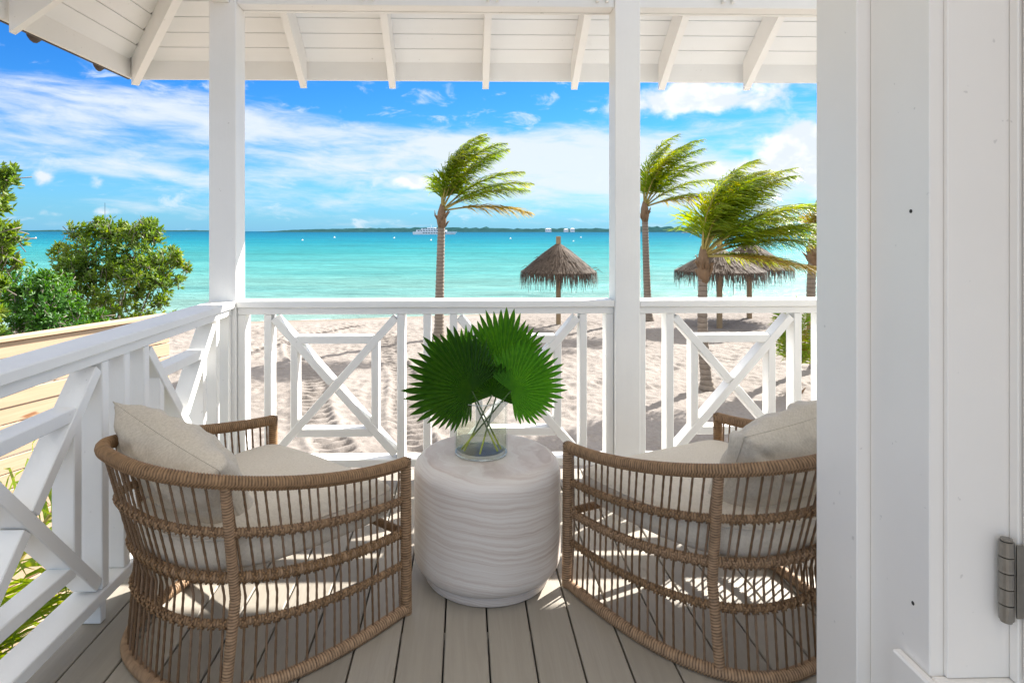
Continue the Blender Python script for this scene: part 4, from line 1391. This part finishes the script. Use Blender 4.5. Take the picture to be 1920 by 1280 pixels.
# ------------------------------------------------------------------ bushes
def bush(base, blobs, label, nleaf, leaf, mat, seed, twig=True, holes=.0):
    """blobs: (centre, radii, weight) in world; leaves in whorls near the blob surfaces"""
    rs = random.Random(seed); base = Vector(base)
    root = empty('bush', base)
    wood = MB(); leaves = MB()
    tot = sum(b[2] for b in blobs)
    trunk_top = base + Vector((0, 0, .5))
    lumps = []
    for (c, rad, wgt) in blobs:
        lumps.append((c, rad, wgt * .45))
        for _ in range(11):
            v = Vector((rs.gauss(0, 1), rs.gauss(0, 1), rs.gauss(0, 1))).normalized()
            k = rs.uniform(.75, 1.08); q = rs.uniform(.18, .34)
            lumps.append((Vector(c) + Vector((v.x * rad[0], v.y * rad[1], v.z * rad[2])) * k, tuple(x * q for x in rad), wgt * .05))
    for (c, rad, wgt) in lumps:
        c = Vector(c)
        nb = 3
        pm = base.lerp(c, .5) + Vector((rs.uniform(-.2, .2), rs.uniform(-.2, .2), -.1))
        if wgt > .2: wood.tube([tuple(base + Vector((rs.uniform(-.12, .12), rs.uniform(-.12, .12), -.1)) - base), tuple(pm - base), tuple(c - base)], [.035, .022, .010], 5)
        m = int(nleaf * wgt / tot / 7)
        for _ in range(m):
            while True:
                v = Vector((rs.gauss(0, 1), rs.gauss(0, 1), rs.gauss(0, 1)))
                if v.length > .1: break
            v.normalize()
            q = rs.uniform(.25, 1.0) ** .6 * rs.uniform(.85, 1.0 + .38 * rs.random() ** 2)
            p = c + Vector((v.x * rad[0], v.y * rad[1], v.z * rad[2])) * q
            if p.z < base.z + .05: continue
            out = (v * .8 + Vector((0, 0, .45)) + Vector((rs.uniform(-.5, .5), rs.uniform(-.5, .5), rs.uniform(-.3, .3)))).normalized()
            if rs.random() < .22:
                wood.tube([tuple(p - out * .28 - base), tuple(p - base)], [.008, .004], 4)
            for k in range(7):
                a = rs.uniform(0, 6.28); t1 = out.cross(Vector((.3, .2, 1))).normalized(); t2 = out.cross(t1)
                r_ = t1 * math.cos(a) + t2 * math.sin(a)
                ld = (out * rs.uniform(.2, 1.1) + r_ * rs.uniform(.5, 1.0)).normalized()
                wl = ld.cross(out + Vector((rs.uniform(-.4, .4), rs.uniform(-.4, .4), rs.uniform(-.4, .4))))
                if wl.length < .05: continue
                wl.normalize()
                L = leaf * rs.uniform(.7, 1.25); wdt = L * rs.uniform(.36, .5)
                b0 = p - out * rs.uniform(0, .10) - base; n_ = ld.cross(wl) * (L * .10)
                leaves.add([b0, b0 + ld * L * .45 + wl * wdt / 2 + n_, b0 + ld * L * .5 - n_ * .3, b0 + ld * L * .45 - wl * wdt / 2 + n_, b0 + ld * L], [(0, 1, 2), (0, 2, 3), (1, 4, 2), (2, 4, 3)])
    wood.build('branches', M_BARK, root, True)
    lv = leaves.build('foliage', mat, root, False); lv['kind'] = 'stuff'
    tag(root, label, 'bush', 'seaside bushes left of the porch')
def blob(px, py, Y, rpx, rpy, depth, w):
    c = at_y(px, py, Y); k = Y / F
    return (c, (rpx * k, depth, rpy * k), w)
Yb = 12.5
gb = on_z(205, 760, SAND_Z); gb = Vector((at_y(205, 600, Yb).x, Yb, SAND_Z))
bush(gb, [blob(180, 470, Yb, 55, 52, .7, 2.0), blob(255, 470, Yb, 62, 55, .7, 2.2), blob(295, 510, Yb - .2, 46, 50, .6, 1.6), blob(225, 550, Yb - .3, 95, 68, .9, 3.6), blob(150, 530, Yb - .2, 50, 60, .7, 1.8),
          blob(200, 430, Yb, 30, 26, .4, .6), blob(262, 432, Yb, 40, 24, .4, .7), blob(125, 480, Yb, 26, 26, .4, .5), blob(205, 640, Yb, 100, 50, .9, 1.6)],
     'big rounded seaside bush left of the corner post, tallest of the low bushes', 18000, .10, M_BUSHB, 31)
g2 = Vector((at_y(60, 600, 10.6).x, 10.6, SAND_Z))
bush(g2, [blob(40, 545, 10.6, 62, 50, .8, 2), blob(90, 570, 10.4, 50, 50, .7, 1.6), blob(20, 610, 10.2, 80, 55, .8, 2.2), blob(120, 620, 10.3, 60, 50, .7, 1.5), blob(-60, 560, 10.8, 70, 70, .8, 1.5)],
     'dense bright green low bush at the far left, behind the plank fence', 15000, .085, M_BUSH, 32)
g3 = Vector((at_y(-60, 600, 8.6).x, 8.6, SAND_Z))
bush(g3, [blob(-25, 360, 8.6, 44, 55, .5, 1.2), blob(-20, 440, 8.6, 40, 40, .5, 1.0), blob(-60, 500, 8.6, 60, 70, .6, 1.4), blob(8, 325, 8.5, 16, 22, .2, .25), blob(4, 440, 8.5, 24, 22, .2, .3), blob(-70, 620, 8.6, 70, 70, .6, 1)],
     'taller yellow green bush cut off by the left edge, rising over the others', 7500, .10, M_BUSHB, 33)

# ------------------------------------------------------------------ boats, buoys and far houses
def build_yacht():
    Y = 738.0
    c = at_y(815, CY, Y); r = empty('yacht', (c.x, Y, SEA_Z))
    L = 52.0; hb = 4.6
    def hull(z0, z1, x0, x1, b, name, mat, rake=3.0):
        vs, fs = [], []; n = 14
        for z, k in ((z0, 0), (z1, 1)):
            up, lo = [], []
            for i in range(n + 1):
                t = i / n; x = x0 + (x1 - x0 + rake * k) * t
                w = b * (1 - max(0, (t - .62) / .38) ** 2.0) * (.92 if t < .03 else 1)
                up.append((x, w, z)); lo.append((x, -w, z))
            vs += up + lo[::-1]
        m = 2 * (n + 1)
        for i in range(m):
            fs.append((i, (i + 1) % m, m + (i + 1) % m, m + i))
        fs.append(tuple(range(m))[::-1]); fs.append(tuple(range(m, 2 * m)))
        mb = MB(); mb.add(vs, fs); return mb.build(name, mat, r)
    hull(-.4, 3.4, -26, 24, hb, 'hull', M_HULL)
    hull(3.42, 5.6, -22, 15, hb * .86, 'main_deck', M_HULL, 0)
    hull(5.62, 7.4, -16, 8, hb * .75, 'upper_deck', M_HULL, 0)
    hull(7.42, 8.6, -9, 2, hb * .55, 'bridge_deck', M_HULL, 0)
    for (z, x0, x1, b) in ((4.5, -20, 9, hb * .86), (6.5, -14, 5, hb * .75), (1.9, -14, 12, hb)):
        x = x0
        while x < x1:
            for s_ in (-1, 1):
                MB().box(x, x + 2.2, s_ * b - .05, s_ * b + .05, z - .45, z + .45, .01).build('window', M_WINDOW, r)
            x += 3.2
    MB().tube([(-4, 0, 8.5), (-4.5, 0, 12.5)], [.25, .12], 6).build('mast', M_HULL, r)
    tag(r, 'long white multi deck yacht anchored off the island, behind the lone palm trunk', 'yacht')
build_yacht()
def build_sailboat():
    Y = 400.0; c = at_y(195, CY, Y); r = empty('sailboat', (c.x, Y, SEA_Z))
    vs, fs = [], []; n = 10
    for z, k in ((-.2, .75), (1.3, 1.0)):
        a, b2 = [], []
        for i in range(n + 1):
            t = i / n; a.append(((-6 + 12 * t) * k, 1.8 * k * math.sin(math.pi * min(1, t * .75 + .25)) , z)); b2.append((a[-1][0], -a[-1][1], z))
        vs += a + b2[::-1]
    m = 2 * (n + 1)
    fs = [(i, (i + 1) % m, m + (i + 1) % m, m + i) for i in range(m)] + [tuple(range(m))[::-1], tuple(range(m, 2 * m))]
    mb = MB(); mb.add(vs, fs); mb.build('hull', M_HULL, r)
    MB().box(-2.5, 1.8, -1.0, 1.0, 1.31, 1.9, .2).build('cabin', M_HULL, r)
    MB().tube([(.6, 0, 1.3), (.6, 0, 22.3)], [.17, .12], 8).build('mast', M_WINDOW, r)
    MB().tube([(.6, 0, 3.0), (-4.6, 0, 3.1)], .10, 6).build('boom', M_WINDOW, r)
    tag(r, 'sailboat whose bare mast rises above the big bush on the left', 'sailboat')
build_sailboat()
bm = None
for i, (px, py, lab) in enumerate(((567, 451, 'leftmost white mooring buoy, right of the corner post'), (627, 446, 'white mooring buoy second right of the corner post'),
                      (739, 447, 'white mooring buoy left of the yacht'), (808, 451, 'white mooring buoy close left of the lone palm trunk'),
                      (957, 448, 'white mooring buoy left of the lone thatched umbrella'), (1075, 453, 'mooring buoy close right of the lone thatched umbrella tip'),
                      (1089, 446, 'far mooring buoy right of the lone thatched umbrella tip'), (67, 447, 'white mooring buoy off the far left bush'))):
    p = on_z(px, py, SEA_Z)
    if bm is None:
        bm = mk_mesh('buoy', *(lambda m: (m.v, m.f))(MB().lathe([(.02, -.3), (.5, -.2), (.72, .15), (.6, .6), (.25, .85), (.12, 1.15), (.02, 1.2)], 14)), M_BUOY, True)
    o = link('buoy', bm); o.location = p; s_ = min(.8, max(.35, p.y / 500)); o.scale = (s_, s_, s_)
    tag(o, lab, 'buoy', 'mooring buoys on the sea')
for (px, w, h, z, lab) in ((1027, 24, 7, 6, 'pale house on the island left of the lone thatched umbrella'), (1060, 18, 6, 5, 'small white house on the island just right of the umbrella tip'), (1072, 16, 8, 6, 'white house on the island, rightmost of the group')):
    p = at_y(px, CY, 2612); r = empty('island_house', (p.x, 2595, SEA_Z + z))
    MB().box(-w / 2, w / 2, -8, 8, -6, h, .2).build('wall', M_HULL, r)
    m = MB(); m.add([(-w / 2 - 1, -9, h + .02), (w / 2 + 1, -9, h + .02), (w / 2 + 1, 9, h + .02), (-w / 2 - 1, 9, h + .02), (-w / 4, 0, h + 3), (w / 4, 0, h + 3)], [(0, 1, 5, 4), (1, 2, 5), (2, 3, 4, 5), (3, 0, 4), (3, 2, 1, 0)])
    m.build('roof', M_ROOFG, r)
    for k in range(3):
        x = -w / 3 + k * w / 3
        MB().box(x - 1.2, x + 1.2, -8.2, -7.95, 1.5, 4.5, .02).build('window', M_WINDOW, r)
    tag(r, lab, 'house', 'houses on the far island')
